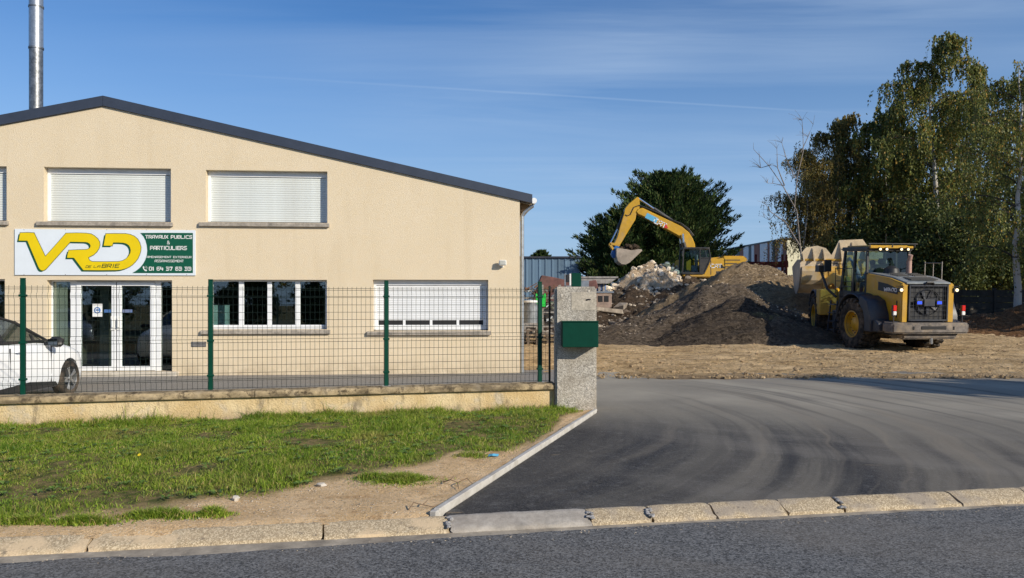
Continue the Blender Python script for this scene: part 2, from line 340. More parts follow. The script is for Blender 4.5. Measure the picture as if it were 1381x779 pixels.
# ---------------------------------------------------------------- stroke lettering
GL = {
'A':[[(0,0),(0,.65),(.3,1),(1,1),(1,0)],[(.0,.38),(1,.38)]], 'B':[[(0,0),(0,1),(.85,1),(1,.85),(1,.6),(.85,.5),(0,.5)],[(.85,.5),(1,.4),(1,.12),(.85,0),(0,0)]],
'C':[[(1,1),(.15,1),(0,.85),(0,.15),(.15,0),(1,0)]], 'D':[[(0,0),(0,1),(.8,1),(1,.8),(1,.2),(.8,0),(0,0)]], 'E':[[(1,1),(0,1),(0,0),(1,0)],[(0,.5),(.85,.5)]],
'F':[[(1,1),(0,1),(0,0)],[(0,.5),(.85,.5)]], 'G':[[(1,1),(.15,1),(0,.85),(0,.15),(.15,0),(1,0),(1,.5),(.55,.5)]], 'I':[[(.5,0),(.5,1)]], 'K':[[(0,0),(0,1)],[(1,1),(0,.48),(1,0)]],
'L':[[(0,1),(0,0),(1,0)]], 'M':[[(0,0),(0,1),(.5,.45),(1,1),(1,0)]], 'N':[[(0,0),(0,1),(1,0),(1,1)]], 'O':[[(.15,1),(.85,1),(1,.85),(1,.15),(.85,0),(.15,0),(0,.15),(0,.85),(.15,1)]],
'P':[[(0,0),(0,1),(.85,1),(1,.85),(1,.55),(.85,.42),(0,.42)]], 'R':[[(0,0),(0,1),(.85,1),(1,.85),(1,.6),(.85,.45),(0,.45)],[(.5,.45),(1,0)]], 'S':[[(1,1),(.15,1),(0,.88),(0,.62),(.15,.5),(.85,.5),(1,.38),(1,.12),(.85,0),(0,0)]],
'T':[[(0,1),(1,1)],[(.5,1),(.5,0)]], 'U':[[(0,1),(0,.15),(.15,0),(.85,0),(1,.15),(1,1)]], 'V':[[(0,1),(.5,0),(1,1)]], 'W':[[(0,1),(.2,0),(.5,.7),(.8,0),(1,1)]], 'X':[[(0,0),(1,1)],[(0,1),(1,0)]],
'&':[[(1,.35),(.7,0),(.15,0),(0,.2),(.15,.5),(.6,.5),(.75,.75),(.6,1),(.2,1),(.15,.8),(1,0)]],
'0':[[(.15,1),(.85,1),(1,.85),(1,.15),(.85,0),(.15,0),(0,.15),(0,.85),(.15,1)]], '1':[[(.2,.85),(.55,1),(.55,0)]], '2':[[(0,1),(.85,1),(1,.85),(1,.6),(.85,.5),(.15,.5),(0,.4),(0,0),(1,0)]],
'3':[[(0,1),(.85,1),(1,.85),(1,.6),(.85,.5),(.2,.5)],[(.85,.5),(1,.4),(1,.15),(.85,0),(0,0)]], '4':[[(.15,1),(0,.4),(1,.4)],[(.85,.75),(.85,0)]], '6':[[(.9,1),(.15,1),(0,.85),(0,.15),(.15,0),(.85,0),(1,.15),(1,.4),(.85,.52),(0,.52)]],
'7':[[(0,1),(1,1),(.4,0)]], '8':[[(.15,.5),(0,.65),(0,.85),(.15,1),(.85,1),(1,.85),(1,.65),(.85,.5),(.15,.5),(0,.35),(0,.15),(.15,0),(.85,0),(1,.15),(1,.35),(.85,.5)]],
}
def lettering(mb, s, u0, u1, v0, v1, th, frame, slant=0, gap=.38, space=.6, d=.003):
    """strokes of string s in the box u0..u1, v0..v1; frame(u, v, depth) gives the 3-D point"""
    wd = sum(space if c == ' ' else (.35 if c in '1I' else (1.25 if c in 'MW' else 1)) for c in s) + gap*(len(s)-1)
    k = (u1-u0-th)/wd; x = u0+th/2; hh = v1-v0-th
    for c in s:
        cw = space if c == ' ' else (.35 if c in '1I' else (1.25 if c in 'MW' else 1))
        for pl in GL.get(c, []):
            for a, b in zip(pl[:-1], pl[1:]):
                def pt(p):
                    px = (p[0] if c not in '1I' else (p[0]-.5)*.6+.2) * (cw if c not in '1I' else 1)
                    return Vector((x+px*k+slant*p[1]*hh, v0+th/2+p[1]*hh))
                A, B = pt(a), pt(b); dd = (B-A).normalized()*th*.5; nn = Vector((-dd.y, dd.x)); A = A-dd*.8; B = B+dd*.8
                q = [A+nn, A-nn, B-nn, B+nn]
                mb.add([frame(p.x, p.y, 0) for p in q]+[frame(p.x, p.y, d) for p in q], [(4,5,6,7),(0,4,7,3),(1,2,6,5),(0,1,5,4),(2,3,7,6)])
        x += (cw+gap)*k
# ================================================================ STRUCTURE: ground, road, kerb, driveway
def m_ground():
    t = NT('field_ground'); n = t.noise(.08, 6, .6); t.col(t.mix(t.ramp(n, .4, .6), C_(.10,.11,.04), C_(.22,.17,.09))); return t.set(.95, spec=.1)
def m_asphalt(name, a, b, tracks=False, dust=.3, speck=.5):
    t = NT(name); v = t.noise(48, 3, .85); fine = t.noise(85, 2, .85)
    vo_ = t.n('ShaderNodeTexVoronoi'); vo_.inputs['Scale'].default_value = 80; t.l(t.coord(), vo_.inputs[0]); vs_ = t.n('ShaderNodeSeparateColor'); t.l(vo_.outputs['Color'], vs_.inputs[0])
    c = t.mix(t.ramp(t.math('ADD', t.math('MULTIPLY', v, .45), t.math('MULTIPLY', vs_.outputs[0], .55)), .25, .75), a, b); ms = t.noise(5, 9, .85); c = t.mix(t.ramp(ms, .52, .66, 0, .32), c, C_(.27,.265,.255)); c = t.mix(t.ramp(ms, .48, .36, 0, .35), c, C_(.02,.02,.021))
    c = t.mix(t.ramp(fine, .57, .66, 0, speck), c, C_(.34,.34,.35)); c = t.mix(t.ramp(t.noise(64, 2, .8), .42, .34, 0, .7), c, C_(.012,.013,.015))
    big = t.noise(.55, 6, .6, dist=.8); c = t.mix(t.ramp(big, .45, .72, 0, dust), c, C_(.22,.185,.14))
    if tracks:
        cc = t.coord()
        sx = t.n('ShaderNodeSeparateXYZ'); wp = t.noise(.35, 3, .5, co=cc); t.l(cc, sx.inputs[0])
        lft = t.ramp(t.math('SUBTRACT', sx.outputs[0], t.math('MULTIPLY', sx.outputs[1], .30)), -1.9, .6, .12, 1.)
        def rad(cx, cy, f, seed, lo, hi, amt, col, c, wa=.45):
            a_ = t.math('SUBTRACT', sx.outputs[0], cx); b_ = t.math('SUBTRACT', sx.outputs[1], cy)
            r_ = t.math('SQRT', t.math('ADD', t.math('POWER', a_, 2.), t.math('POWER', b_, 2.)))
            r_ = t.math('ADD', r_, t.math('MULTIPLY', wp, wa))
            th_ = t.math('ARCTAN2', b_, a_)
            cb = t.n('ShaderNodeCombineXYZ'); t.l(t.math('MULTIPLY', r_, f), cb.inputs[0]); t.l(t.math('MULTIPLY', th_, .9), cb.inputs[1]); cb.inputs[2].default_value = seed
            n_ = t.noise(1., 5, .55, co=cb.outputs[0]); return t.mix(t.math('MULTIPLY', t.ramp(n_, lo, hi, 0, amt), lft), c, col)
        far = t.ramp(t.math('ADD', sx.outputs[1], t.math('MULTIPLY', sx.outputs[0], .35)), 10.2, 14.2, 0., .9)
        c = t.mix(t.math('MULTIPLY', far, t.ramp(t.noise(.5, 5), .25, .6, .55, 1)), c, C_(.38,.345,.275))
        c = rad(-4.5, 11.0, 2.6, 3.1, .46, .60, .42, C_(.28,.25,.195), c); c = rad(-4.5, 11.0, .9, 5.1, .44, .60, .35, C_(.215,.19,.15), c)
        c = rad(10.5, 18.5, 1.3, 7.7, .48, .64, .5, C_(.22,.20,.17), c)
        c = rad(-4.5, 11.0, 3.4, 11., .52, .64, .45, C_(.028,.027,.027), c)
        c = rad(-5.5, 12.0, 3.2, 19., .56, .66, .5, C_(.24,.205,.155), c, .8)
        sp = t.noise(1.0, 5, .7, co=t.coord((.8, 2.6, 1))); c = t.mix(t.ramp(sp, .66, .74, 0, .65), c, C_(.34,.25,.14))
    t.col(c); t.bump(v, .004, .9); t.b.inputs['Specular IOR Level'].default_value = .35; return t.set(.78)
M['road'] = m_asphalt('road_asphalt', C_(.030,.031,.031), C_(.20,.20,.195), dust=.3, speck=.7)
M['drive'] = m_asphalt('new_drive_asphalt', C_(.008,.0075,.0075), C_(.058,.054,.050), True, .08, .28)
M['court'] = m_asphalt('old_court_asphalt', C_(.17,.16,.145), C_(.32,.30,.27), dust=.5, speck=.3)
M['road_far'] = M['road']

g = MB(); g.add([(-900,-600,-.12),(900,-600,-.12),(900,1600,-.12),(-900,1600,-.12)], [(0,1,2,3)])
g.build('ground', m_ground(), kind='structure')
KY = lambda x: 5.975 + .18*x            # back line of the kerb
rd = MB(); rd.add([(-60, KY(-60)-.28, -.056), (-60, -13, -.056), (60, 6, -.056), (60, KY(60)-.28, -.056)], [(0,1,2,3)])
# the road: a band parallel to the kerb, 6.5 m wide
rd = MB(); seg = 40
for i in range(seg+1):
    x = -60+120*i/seg; rd.v += [(x, KY(x)-6.8, -.056), (x, KY(x)-.2, -.056)]
rd.f = [(2*i, 2*i+2, 2*i+3, 2*i+1) for i in range(seg)]
rd.build('road', M['road'], kind='structure')
ov = MB()
for i in range(seg+1):
    x = -60+120*i/seg; ov.v += [(x, KY(x)-40, -.03), (x, KY(x)-6.8, -.03)]
ov.f = [(2*i, 2*i+2, 2*i+3, 2*i+1) for i in range(seg)]
ov.build('verge_across_road', simple('verge_soil', C_(.10,.10,.045), .95, 0, .4, .6), kind='structure')

# kerb: gutter bed with every kerb stone as a part
def m_kerb(name='kerb_concrete', dirt=.75):
    t = NT(name); v = t.n('ShaderNodeTexVoronoi'); v.inputs['Scale'].default_value = 120; t.l(t.coord(), v.inputs[0])
    hs_ = t.n('ShaderNodeSeparateColor'); t.l(v.outputs['Color'], hs_.inputs[0])
    c = t.mix(t.ramp(hs_.outputs[1], .3, 1), C_(.34,.265,.17), C_(.66,.55,.38)); c = t.mix(t.ramp(t.noise(3, 5), .5, .62, 0, dirt), c, C_(.34,.29,.235) if dirt < .8 else C_(.62,.48,.31))
    c = t.mix(t.ramp(t.noise(14, 6, .7), .58, .68, 0, .75), c, C_(.13,.11,.09)); t.col(c); t.bump(t.noise(70, 4, .7), .006); return t.set(.9, spec=.2)
M['kerb'] = m_kerb()
M['kerb_grey'] = simple('kerb_grey_concrete', C_(.36,.33,.29), .85, 0, .18, 10, C_(.2,.17,.14), .5, .003)
M['kerb_soiled'] = m_kerb('soiled_kerb', .95)
ka = math.atan(.18); kd = Vector((math.cos(ka), math.sin(ka), 0)); kn = Vector((-math.sin(ka), math.cos(ka), 0))
K0 = Vector((0, 5.975, 0))
def kx(px):
    a = (px-CX)/F; x = a*5.93/(1-.18*a); return x/math.cos(ka)
gut = MB(); gl_ = [-30+.25*i for i in range(241)]
rnd = random.Random(4)
for s_ in gl_:
    a = K0+kd*s_+kn*(-.20); b = K0+kd*s_+kn*(-.27+rnd.uniform(-.02, .02)-(.10+.06*fbm(s_*.8, 3)+.03*fbm(s_*3, 5))*max(0, min(1, (.4-s_)/1.5))); gut.v += [(a.x,a.y,-.05), (b.x,b.y,-.057)]
gut.f = [(2*i, 2*i+2, 2*i+3, 2*i+1) for i in range(len(gl_)-1)]
kerb = gut.build('kerb', simple('gutter_concrete', C_(.36,.31,.24), .9, 0, .25, 5, C_(.12,.10,.08), .7), kind='structure')
js = [kx(p) for p in (125, 435, 603, 790, 870, 955, 1048, 1123, 1277, 1375)]
left = [js[0]-.95*i for i in range(26, 0, -1)]; right = [js[-1]+.95*i for i in range(1, 27)]
joints = left+js+right
kprof = [(0,-.12), (0,.030), (-.035,.032), (-.055,.026), (-.17,-.012), (-.20,-.026), (-.212,-.046), (-.212,-.12)]
for i, (a, b) in enumerate(zip(joints[:-1], joints[1:])):
    if abs(a) > 24: continue
    m = MB(); dz = rnd.uniform(-.004, .003)-(.004 if b <= js[2]+.01 else 0); n_s = max(3, int((b-a)/.07)); g0 = .012 if i % 2 else .02
    ring = []
    for k in range(n_s+1):
        s_ = a+g0/2+(b-a-g0)*k/n_s; end = .005 if k in (0, n_s) else 0
        ring.append([K0+kd*(s_+rnd.uniform(-.012,.012)*(1 if end else 0))+kn*(u_+rnd.uniform(-.004,.004))+Vector((0,0,z_+dz-end*(1 if z_ > -.1 else 0)+rnd.uniform(-.0022,.0022))) for u_, z_ in kprof])
    q = len(kprof)
    for r_ in ring: m.v += [tuple(p) for p in r_]
    m.f = [(k*q+j, k*q+j+1, (k+1)*q+j+1, (k+1)*q+j) for k in range(n_s) for j in range(q-1)] + [tuple(range(q)), tuple(range((n_s+1)*q-1, n_s*q-1, -1))]
    mt = M['kerb']
    if abs(a-js[2]) < .01: mt = M['kerb_grey']
    if b <= js[2]+.01: mt = M['kerb_soiled']
    m.build('kerbstone', mt, kerb, smooth=True)
pm = MB()
for p in (603, 790, 870, 1123):
    s_ = kx(p); c = K0+kd*s_+kn*(-.13)
    for q in range(9):
        dy_ = rnd.uniform(-.08,.09); pm.blob((c.x+rnd.uniform(-.02,.02), c.y+dy_, .004+dy_*.22), .02, .025, .009, rnd)
pm.build('mortar_joint', simple('mortar', C_(.33,.32,.31), .9, 0, .3, 20), kerb, kind='stuff')

# driveway and courtyard
E0 = Vector((1.29, 11.66, 0)); E1 = Vector((-.56, 5.88, 0))    # the pale edging line
dv = MB()
def grid(mb, xs, ys_fn, nz, zf):
    b0 = len(mb.v)
    for i, x in enumerate(xs):
        for j in range(nz+1):
            y = ys_fn(x, j/nz); mb.v.append((x, y, zf(x, y)))
    for i in range(len(xs)-1):
        for j in range(nz): a = b0+i*(nz+1)+j; mb.f.append((a, a+nz+1, a+nz+2, a+1))
zdr = lambda x, y: .006+.007*fbm(x*.35, y*.35, 2)
xs = [E1.x+.05+(E0.x-E1.x-.05)*i/10 for i in range(11)]+[1.34]
def ed(x): return E1.y+(x-E1.x)/(E0.x-E1.x)*(E0.y-E1.y)
grid(dv, xs, lambda x, t_: KY(x)+.001+t_*(min(ed(x), E0.y)-KY(x)), 24, zdr)
grid(dv, [E0.x, 1.34], lambda x, t_: E0.y-.001+t_*(19-E0.y), 30, zdr)
grid(dv, [xs[-1]+.9*i for i in range(48)], lambda x, t_: KY(x)+.001+t_*(19-KY(x)), 24, zdr)
dv.build('driveway', M['drive'], kind='structure', smooth=2)
ct = MB(); WY = lambda x: 11.83+.243*(x-.64)
xs = [-26+27.295*i/40 for i in range(41)]
grid(ct, xs, lambda x, t_: WY(x)+.05+t_*((18.9 if x < .3 else 19.3)-WY(x)), 10, lambda x, y: .004+.006*fbm(x*.4, y*.4))
ct.build('courtyard', M['court'], kind='structure')
# edging stones
edg = bpy.data.objects.new('edging', None); link(edg); edg['kind'] = 'structure'
ev = (E1-E0); el = ev.length; ed_ = ev/el; en = Vector((-ed_.y, ed_.x, 0))*-1
M['edging'] = simple('edging_concrete', C_(.50,.48,.44), .85, 0, .1, 9, C_(.3,.27,.22), .5, .002)
k = 0; s_ = 0
while s_ < el-.05:
    e_ = min(s_+1.0, el); a = E0+ed_*(s_+.004); b = E0+ed_*(e_-.004); mm = MB()
    mm.beam((a.x-.04, a.y, .01+.004*(k % 2)), (b.x-.04, b.y, .01+.004*(k % 2)), .055, .09)
    mm.build('edging_stone', M['edging'], edg, bevel=.006); s_ = e_; k += 1

# the verge between wall and kerb
ED = [(-14,4.2),(-7,5.0),(-3.79,5.68),(-3.2,5.84),(-2.44,6.22),(-1.96,6.52),(-1.71,7.0),(-.83,7.55),(-.6,8.15),(0,8.5),(.42,9.4),(.75,11.0),(1.2,11.9)]
def edge_y(x):
    for (a, b), (c, d) in zip(ED[:-1], ED[1:]):
        if x <= c: return b+(x-a)/(c-a)*(d-b)
    return 12
def m_verge():
    t = NT('verge_soil_grass'); c = t.mix(t.ramp(t.noise(2.2, 6, .6), .38, .64), C_(.66,.45,.235), C_(.84,.60,.345))
    c = t.mix(t.ramp(t.noise(22, 5, .75), .53, .62, 0, .6), c, C_(.27,.18,.10)); c = t.mix(t.ramp(t.noise(60, 3, .75), .58, .64, 0, .8), c, C_(.80,.72,.58)); c = t.mix(t.ramp(t.noise(75, 3, .75), .43, .36, 0, .7), c, C_(.26,.18,.11)); c = t.mix(t.ramp(t.noise(3.5, 5, .7), .56, .64, 0, .6), c, C_(.42,.25,.12))
    at = t.n('ShaderNodeAttribute', attribute_name='turf'); gc = t.mix(t.ramp(t.noise(8, 5), .4, .6), C_(.09,.10,.03), C_(.24,.18,.08))
    c = t.mix(at.outputs['Fac'], c, gc); t.col(c); t.bump(t.noise(50, 6, .7), .02); return t.set(.95, spec=.1)
vg = MB(); xs = [-16+.11*i for i in range(int((1.24+16)/.11)+2)]; turf = []
def sm_(a, b, x): t = max(0, min(1, (x-a)/(b-a))); return t*t*(3-2*t)
def vz(x, y):
    return .035+.03*fbm(x*.7, y*.7, 5)+.014*fbm(x*4, y*4, 1)+.006*fbm(x*13, y*13, 4)+.03*max(0, min(1, (y-edge_y(x))/1.5))-.03*sm_(1.2, 0, WY(x)-y)
def vtop(x):
    if x < E1.x+.0: return WY(x)+.12
    return WY(x)+.12
def vbot(x):
    b = KY(x)+.0
    if x > E1.x-.04: b = max(b, ed(min(x+.06, E0.x)))
    return b
nz = 52
for i, x in enumerate(xs):
    x = min(x, 1.22); ov_ = max(.012, .085+.055*fbm(x*1.3, 7)+.03*fbm(x*6, 2)) if x < E1.x-.10 else .004; t_, b_ = vtop(x), vbot(x)-(ov_ if x < E1.x-.02 else 0)
    for j in range(nz+1):
        y = b_+(t_-b_)*j/nz; z = vz(x, y)
        if x > -.75 and x > E1.x-.04: 
            near = min(1, (y-b_)/.35); z = .045*(1-near)+z*near
        elif j < 3: z = z*.1+.036
        if x < E1.x-.02 and y < b_+ov_+.02:
            o_ = ov_-(y-b_); kz_ = .030 if o_ < .05 else .030-(o_-.05)*.33; z = max(kz_+.003+.012*min(1, (y-b_)/.05)*(1+.4*fbm(x*9, y*9)), z if o_ < .0 else 0)
            if j == 0: z = kz_-.01
        vg.v.append((x, y, z)); turf.append(max(0, min(1, (y-edge_y(x)+.15*fbm(x*2, y*2)+.1)/.35)))
for i in range(len(xs)-1):
    for j in range(nz): a = i*(nz+1)+j; vg.f.append((a, a+nz+1, a+nz+2, a+1))
vo = vg.build('verge', m_verge(), kind='structure', smooth=2, fix=False)
att = vo.data.attributes.new('turf', 'FLOAT', 'POINT'); att.data.foreach_set('value', turf)

# grass blades (nobody could count them)
rg = np.random.default_rng(7)
def blades(name, X, Y, Z, h, wd, mat, lean=.55):
    n = len(X); th = rg.uniform(0, 2*np.pi, n); ld = rg.uniform(0, 2*np.pi, n); ln = rg.uniform(.1, lean, n)*h*1.3
    b = np.stack([X, Y, Z-.01], 1); sd = np.stack([np.cos(th), np.sin(th), np.zeros(n)], 1)*wd[:, None]
    le = np.stack([np.cos(ld)*ln, np.sin(ld)*ln, np.zeros(n)], 1); up = np.stack([np.zeros(n), np.zeros(n), h], 1)
    V = np.stack([b-sd, b+sd, b+le*.35+up*.6-sd*.8, b+le*.35+up*.6+sd*.8, b+le+up*rg.uniform(.75, 1.0, n)[:, None]], 1).reshape(-1, 3)
    i = np.arange(n)[:, None]*5; T = np.concatenate([i+np.array([[0,1,3]]), i+np.array([[0,3,2]]), i+np.array([[2,3,4]])], 0)
    return np_mesh(name, V, T, mat, kind='stuff')
def m_leaf(name, a, b, c3=None, transl=.35, rough=.5, nscale=.6, third=.8):
    t = NT(name); g_ = t.n('ShaderNodeNewGeometry'); rn = g_.outputs['Random Per Island']
    c = t.mix(rn, a, b)
    if name == 'grass_blade': pn = t.noise(.9, 5, .6); c = t.mix(t.ramp(pn, .52, .66, 0, .5), c, C_(.40,.30,.12)); c = t.mix(t.ramp(pn, .44, .34, 0, .6), c, C_(.10,.24,.03))
    if c3: c = t.mix(t.ramp(t.math('FRACT', t.math('MULTIPLY', rn, 7.31)), third, third+.03), c, c3)
    c = t.mix(t.ramp(t.noise(nscale, 3), .35, .65, 0, .45), c, a); t.col(c); t.set(rough, spec=.3)
    tl = t.n('ShaderNodeBsdfTranslucent'); t.l(c, tl.inputs[0]); mxs = t.n('ShaderNodeMixShader'); mxs.inputs[0].default_value = transl
    t.l(t.b.outputs[0], mxs.inputs[1]); t.l(tl.outputs[0], mxs.inputs[2]); t.l(mxs.outputs[0], t.out.inputs[0]); return t.m
M['grass'] = m_leaf('grass_blade', C_(.085,.175,.014), C_(.48,.60,.075), C_(.64,.50,.20), .45, .5, 1.6, .87)
n = 430000
X = rg.uniform(-9.5, 1.15, n); Y = rg.uniform(4.6, 12.0, n)
keep = np.zeros(n, bool); hh = np.zeros(n); zz = np.zeros(n)
exs = np.array([p[0] for p in ED]); eys = np.array([p[1] for p in ED])
ey = np.interp(X, exs, eys); wy = 11.83+.243*(X-.64); bot = 5.975+.18*X
d = Y-ey; 
ge = Vector((E0.x-E1.x, E0.y-E1.y)); edx = (Y-E1.y)/(E0.y-E1.y)*(E0.x-E1.x)+E1.x
pat = np.array([fbm(x*1.1, y*1.1, 9, 3) for x, y in zip(X[:1], Y[:1])])
# patchiness from a coarse lattice of noise values
gx = np.arange(-10, 2, .15); gy = np.arange(4, 12.6, .15)
lat = np.array([[fbm(a*1.0, b*1.0, 9, 4) for b in gy] for a in gx]); lat2 = np.array([[vz(a, b) for b in gy] for a in gx])
ii = np.clip(((X+10)/.15).astype(int), 0, len(gx)-1); jj = np.clip(((Y-4)/.15).astype(int), 0, len(gy)-1)
pt = lat[ii, jj]; vzz = lat2[ii, jj]
prob = np.clip((d+.55*pt)/.5, 0, 1)**1.3*np.clip(1.1+pt*1.2, .6, 1)
prob *= np.clip(.8+.2*(Y-6.5)/1.5, .6, 1) * np.where((X > -.9), .75, 1)
keep = (rg.uniform(0, 1, n) < prob) & (Y < wy-.02) & (Y > bot+.03) & (X < edx-.10)
# weed clumps on the bare strip
cl_pts = [(-.99,6.96,.27,.17,5200),(-1.25,7.05,.2,.10,700),(-2.24,5.83,.13,.07,1300),(-.42,8.05,.24,.12,500),(-2.62,5.78,.34,.09,2200),(-3.1,5.62,.26,.07,1600),(-3.5,5.62,.2,.06,900),(-1.9,6.95,.1,.05,200),(-.3,8.4,.3,.1,400)]
cX, cY, cH = [], [], []
for x, y, a, b, m_ in cl_pts:
    r_ = rg.normal(0, .5, m_); q_ = rg.normal(0, .5, m_); cX.append(x+a*r_); cY.append(y+b*q_); cH.append(np.clip(1-(r_**2+q_**2)*.8, .3, 1)*rg.uniform(.03, .10, m_))
X1, Y1 = X[keep], Y[keep]; wd1 = wy[keep]-Y1; pk = pt[keep]
h1 = rg.uniform(.018, .058, len(X1))*(1+pk*1.2) + np.clip(.5-wd1, 0, .5)*rg.uniform(.0, .17, len(X1))*np.clip(1+pk*2.0, .2, 1.6)
tall = rg.uniform(0, 1, len(X1)) < .01; h1[tall] *= 2.4
h1 = np.clip(h1, .015, .30)
Xa = np.concatenate([X1]+cX); Ya = np.concatenate([Y1]+cY); Ha = np.concatenate([h1]+cH); Za = np.concatenate([vzz[keep], np.concatenate([np.full(len(q), .05) for q in cX])])
blades('grass', Xa, Ya, Za, Ha, rg.uniform(.0018, .0045, len(Xa)), M['grass'], .9)
# broad-leaved weeds in the turf: rosettes
M['weed'] = m_leaf('weed_leaf', C_(.10,.20,.03), C_(.30,.42,.09), None, .3, .45)
wx = []; 
VV = []; FF = []
for _ in range(900):
    x = rg.uniform(-8, 1.0); y = rg.uniform(6.2, 11.6)
    if y < edge_y(x)+.05 or y > 11.83+.243*(x-.64)-.1 or x > (y-E1.y)/(E0.y-E1.y)*(E0.x-E1.x)+E1.x-.15: continue
    z = vz(x, y)+.015; r0 = rg.uniform(.03, .07)
    for k in range(int(rg.integers(4, 9))):
        a = rg.uniform(0, 6.28); d_ = np.array([math.cos(a), math.sin(a), 0]); s2 = np.array([-math.sin(a), math.cos(a), 0])*r0*.22; b = len(VV)
        VV += [np.array([x,y,z]), np.array([x,y,z])+d_*r0*.6-s2+[0,0,r0*.45], np.array([x,y,z])+d_*r0*1.1+[0,0,r0*.3], np.array([x,y,z])+d_*r0*.6+s2+[0,0,r0*.45]]; FF.append((b, b+1, b+2, b+3))
np_mesh('ground_weeds', np.array(VV), np.array(FF), M['weed'], kind='stuff')
# gravel spilt along kerb and on bare soil
gp = MB()
for _ in range(2600):
    if rnd.random() < .35: x = rnd.uniform(-4, 5); y = KY(x)-.33+rnd.gauss(0, .06); z = -.058
    else: x = rnd.uniform(-4, 0); y = rnd.uniform(KY(x)+.05, max(KY(x)+.1, edge_y(x))); z = vz(x, y)
    if x > -.6 and z > 0: continue
    s0 = .0025+.008*rnd.random()**3; gp.blob((x, y, z), s0, s0, s0*.7, rnd, 4, 3)
gp.build('gravel', simple('pebble', C_(.44,.37,.28), .9, 0, .3, 30), kind='stuff', fix=False)

# single small things on the verge
def small(name, px, py, r3, mat, label, cat, seed=1):
    p = G(px, py, .05); m = MB(); m.blob((0,0,0), *r3, random.Random(seed), 8, 5)
    o = m.build(name, mat, smooth=True); o.location = (p.x, p.y, vz(p.x, p.y)+r3[2]*.6); return tag(o, label, cat)
M['stone'] = simple('pale_stone', C_(.50,.46,.40), .9, 0, .12, 20)
small('stone', 434, 651, (.045,.03,.022), M['stone'], 'flat grey stone lying at the edge of the grass left of the round weed patch', 'stone', 3)
small('stone', 318, 672, (.032,.03,.026), M['stone'], 'whitish rounded stone on the gravelly strip below the grass', 'stone', 5)
p = G(665, 615, .05); m = MB()
q = [(-.05,-.02,.0),(-.01,-.035,.012),(.05,-.02,.004),(.06,.015,.018),(.015,.03,.006),(-.045,.02,.016),(0,0,.026)]
m.add(q, [(0,1,6),(1,2,6),(2,3,6),(3,4,6),(4,5,6),(5,0,6)]); m.add([(a,b,c-.004) for a,b,c in q], [(6,1,0),(6,2,1),(6,3,2),(6,4,3),(6,5,4),(6,0,5)])
o = m.build('crumpled_wrapper', simple('blue_wrapper', C_(.12,.42,.62), .4), fix=False); o.location = (p.x, p.y, vz(p.x, p.y)+.012); tag(o, 'crumpled light blue wrapper lying on the bare soil beside the driveway edging', 'litter')
tw = MB(); p = G(612, 655, .05)
for pts in ([(-.10,.10,.02),(-.03,.05,.05),(.03,.03,.03),(.05,-.12,.01)], [(.03,.03,.03),(.11,.06,.06),(.16,.02,.02)], [(-.03,.05,.05),(-.01,.12,.07)]): tw.tube(pts, .006, 5, .003)
o = tw.build('broken_twig', simple('twig_bark', C_(.22,.15,.09), .9)); o.location = (p.x, p.y, vz(p.x, p.y)); tag(o, 'forked dead twig on the bare soil near the pale edging', 'twig')
tw = MB(); p = G(566, 684, .05)
for pts in ([(-.08,-.05,.01),(-.05,.03,.05),(.02,.04,.03),(.12,.0,.02)], [(.02,.04,.03),(.05,.09,.05)]): tw.tube(pts, .006, 5, .003)
o = tw.build('curled_root', simple('root_bark', C_(.22,.15,.09), .9)); o.location = (p.x, p.y, vz(p.x, p.y)); tag(o, 'curled dead root on the soil just behind the kerb', 'twig')
p = G(188, 627, .05); fl = MB()
for k in range(12):
    a = k*.5236; fl.add([(0,0,.0),(.02*math.cos(a-.2),.02*math.sin(a-.2),.004),(.026*math.cos(a),.026*math.sin(a),.003),(.02*math.cos(a+.2),.02*math.sin(a+.2),.004)], [(0,1,2,3)])
dn = thing('dandelion', 'single small yellow dandelion flower in the grass', 'flower', (p.x, p.y, vz(p.x, p.y)))
o = fl.build('flower_head', simple('dandelion_petal', C_(.85,.62,.02), .6), dn, fix=False); o.location = (0,0,.09); o.rotation_euler = (R(40),0,0); o.scale = (.7,.7,.7)
m = MB(); m.tube([(0,0,-.01),(.005,0,.05),(0,0,.088)], .0025, 5); m.build('stem', M['weed'], dn)

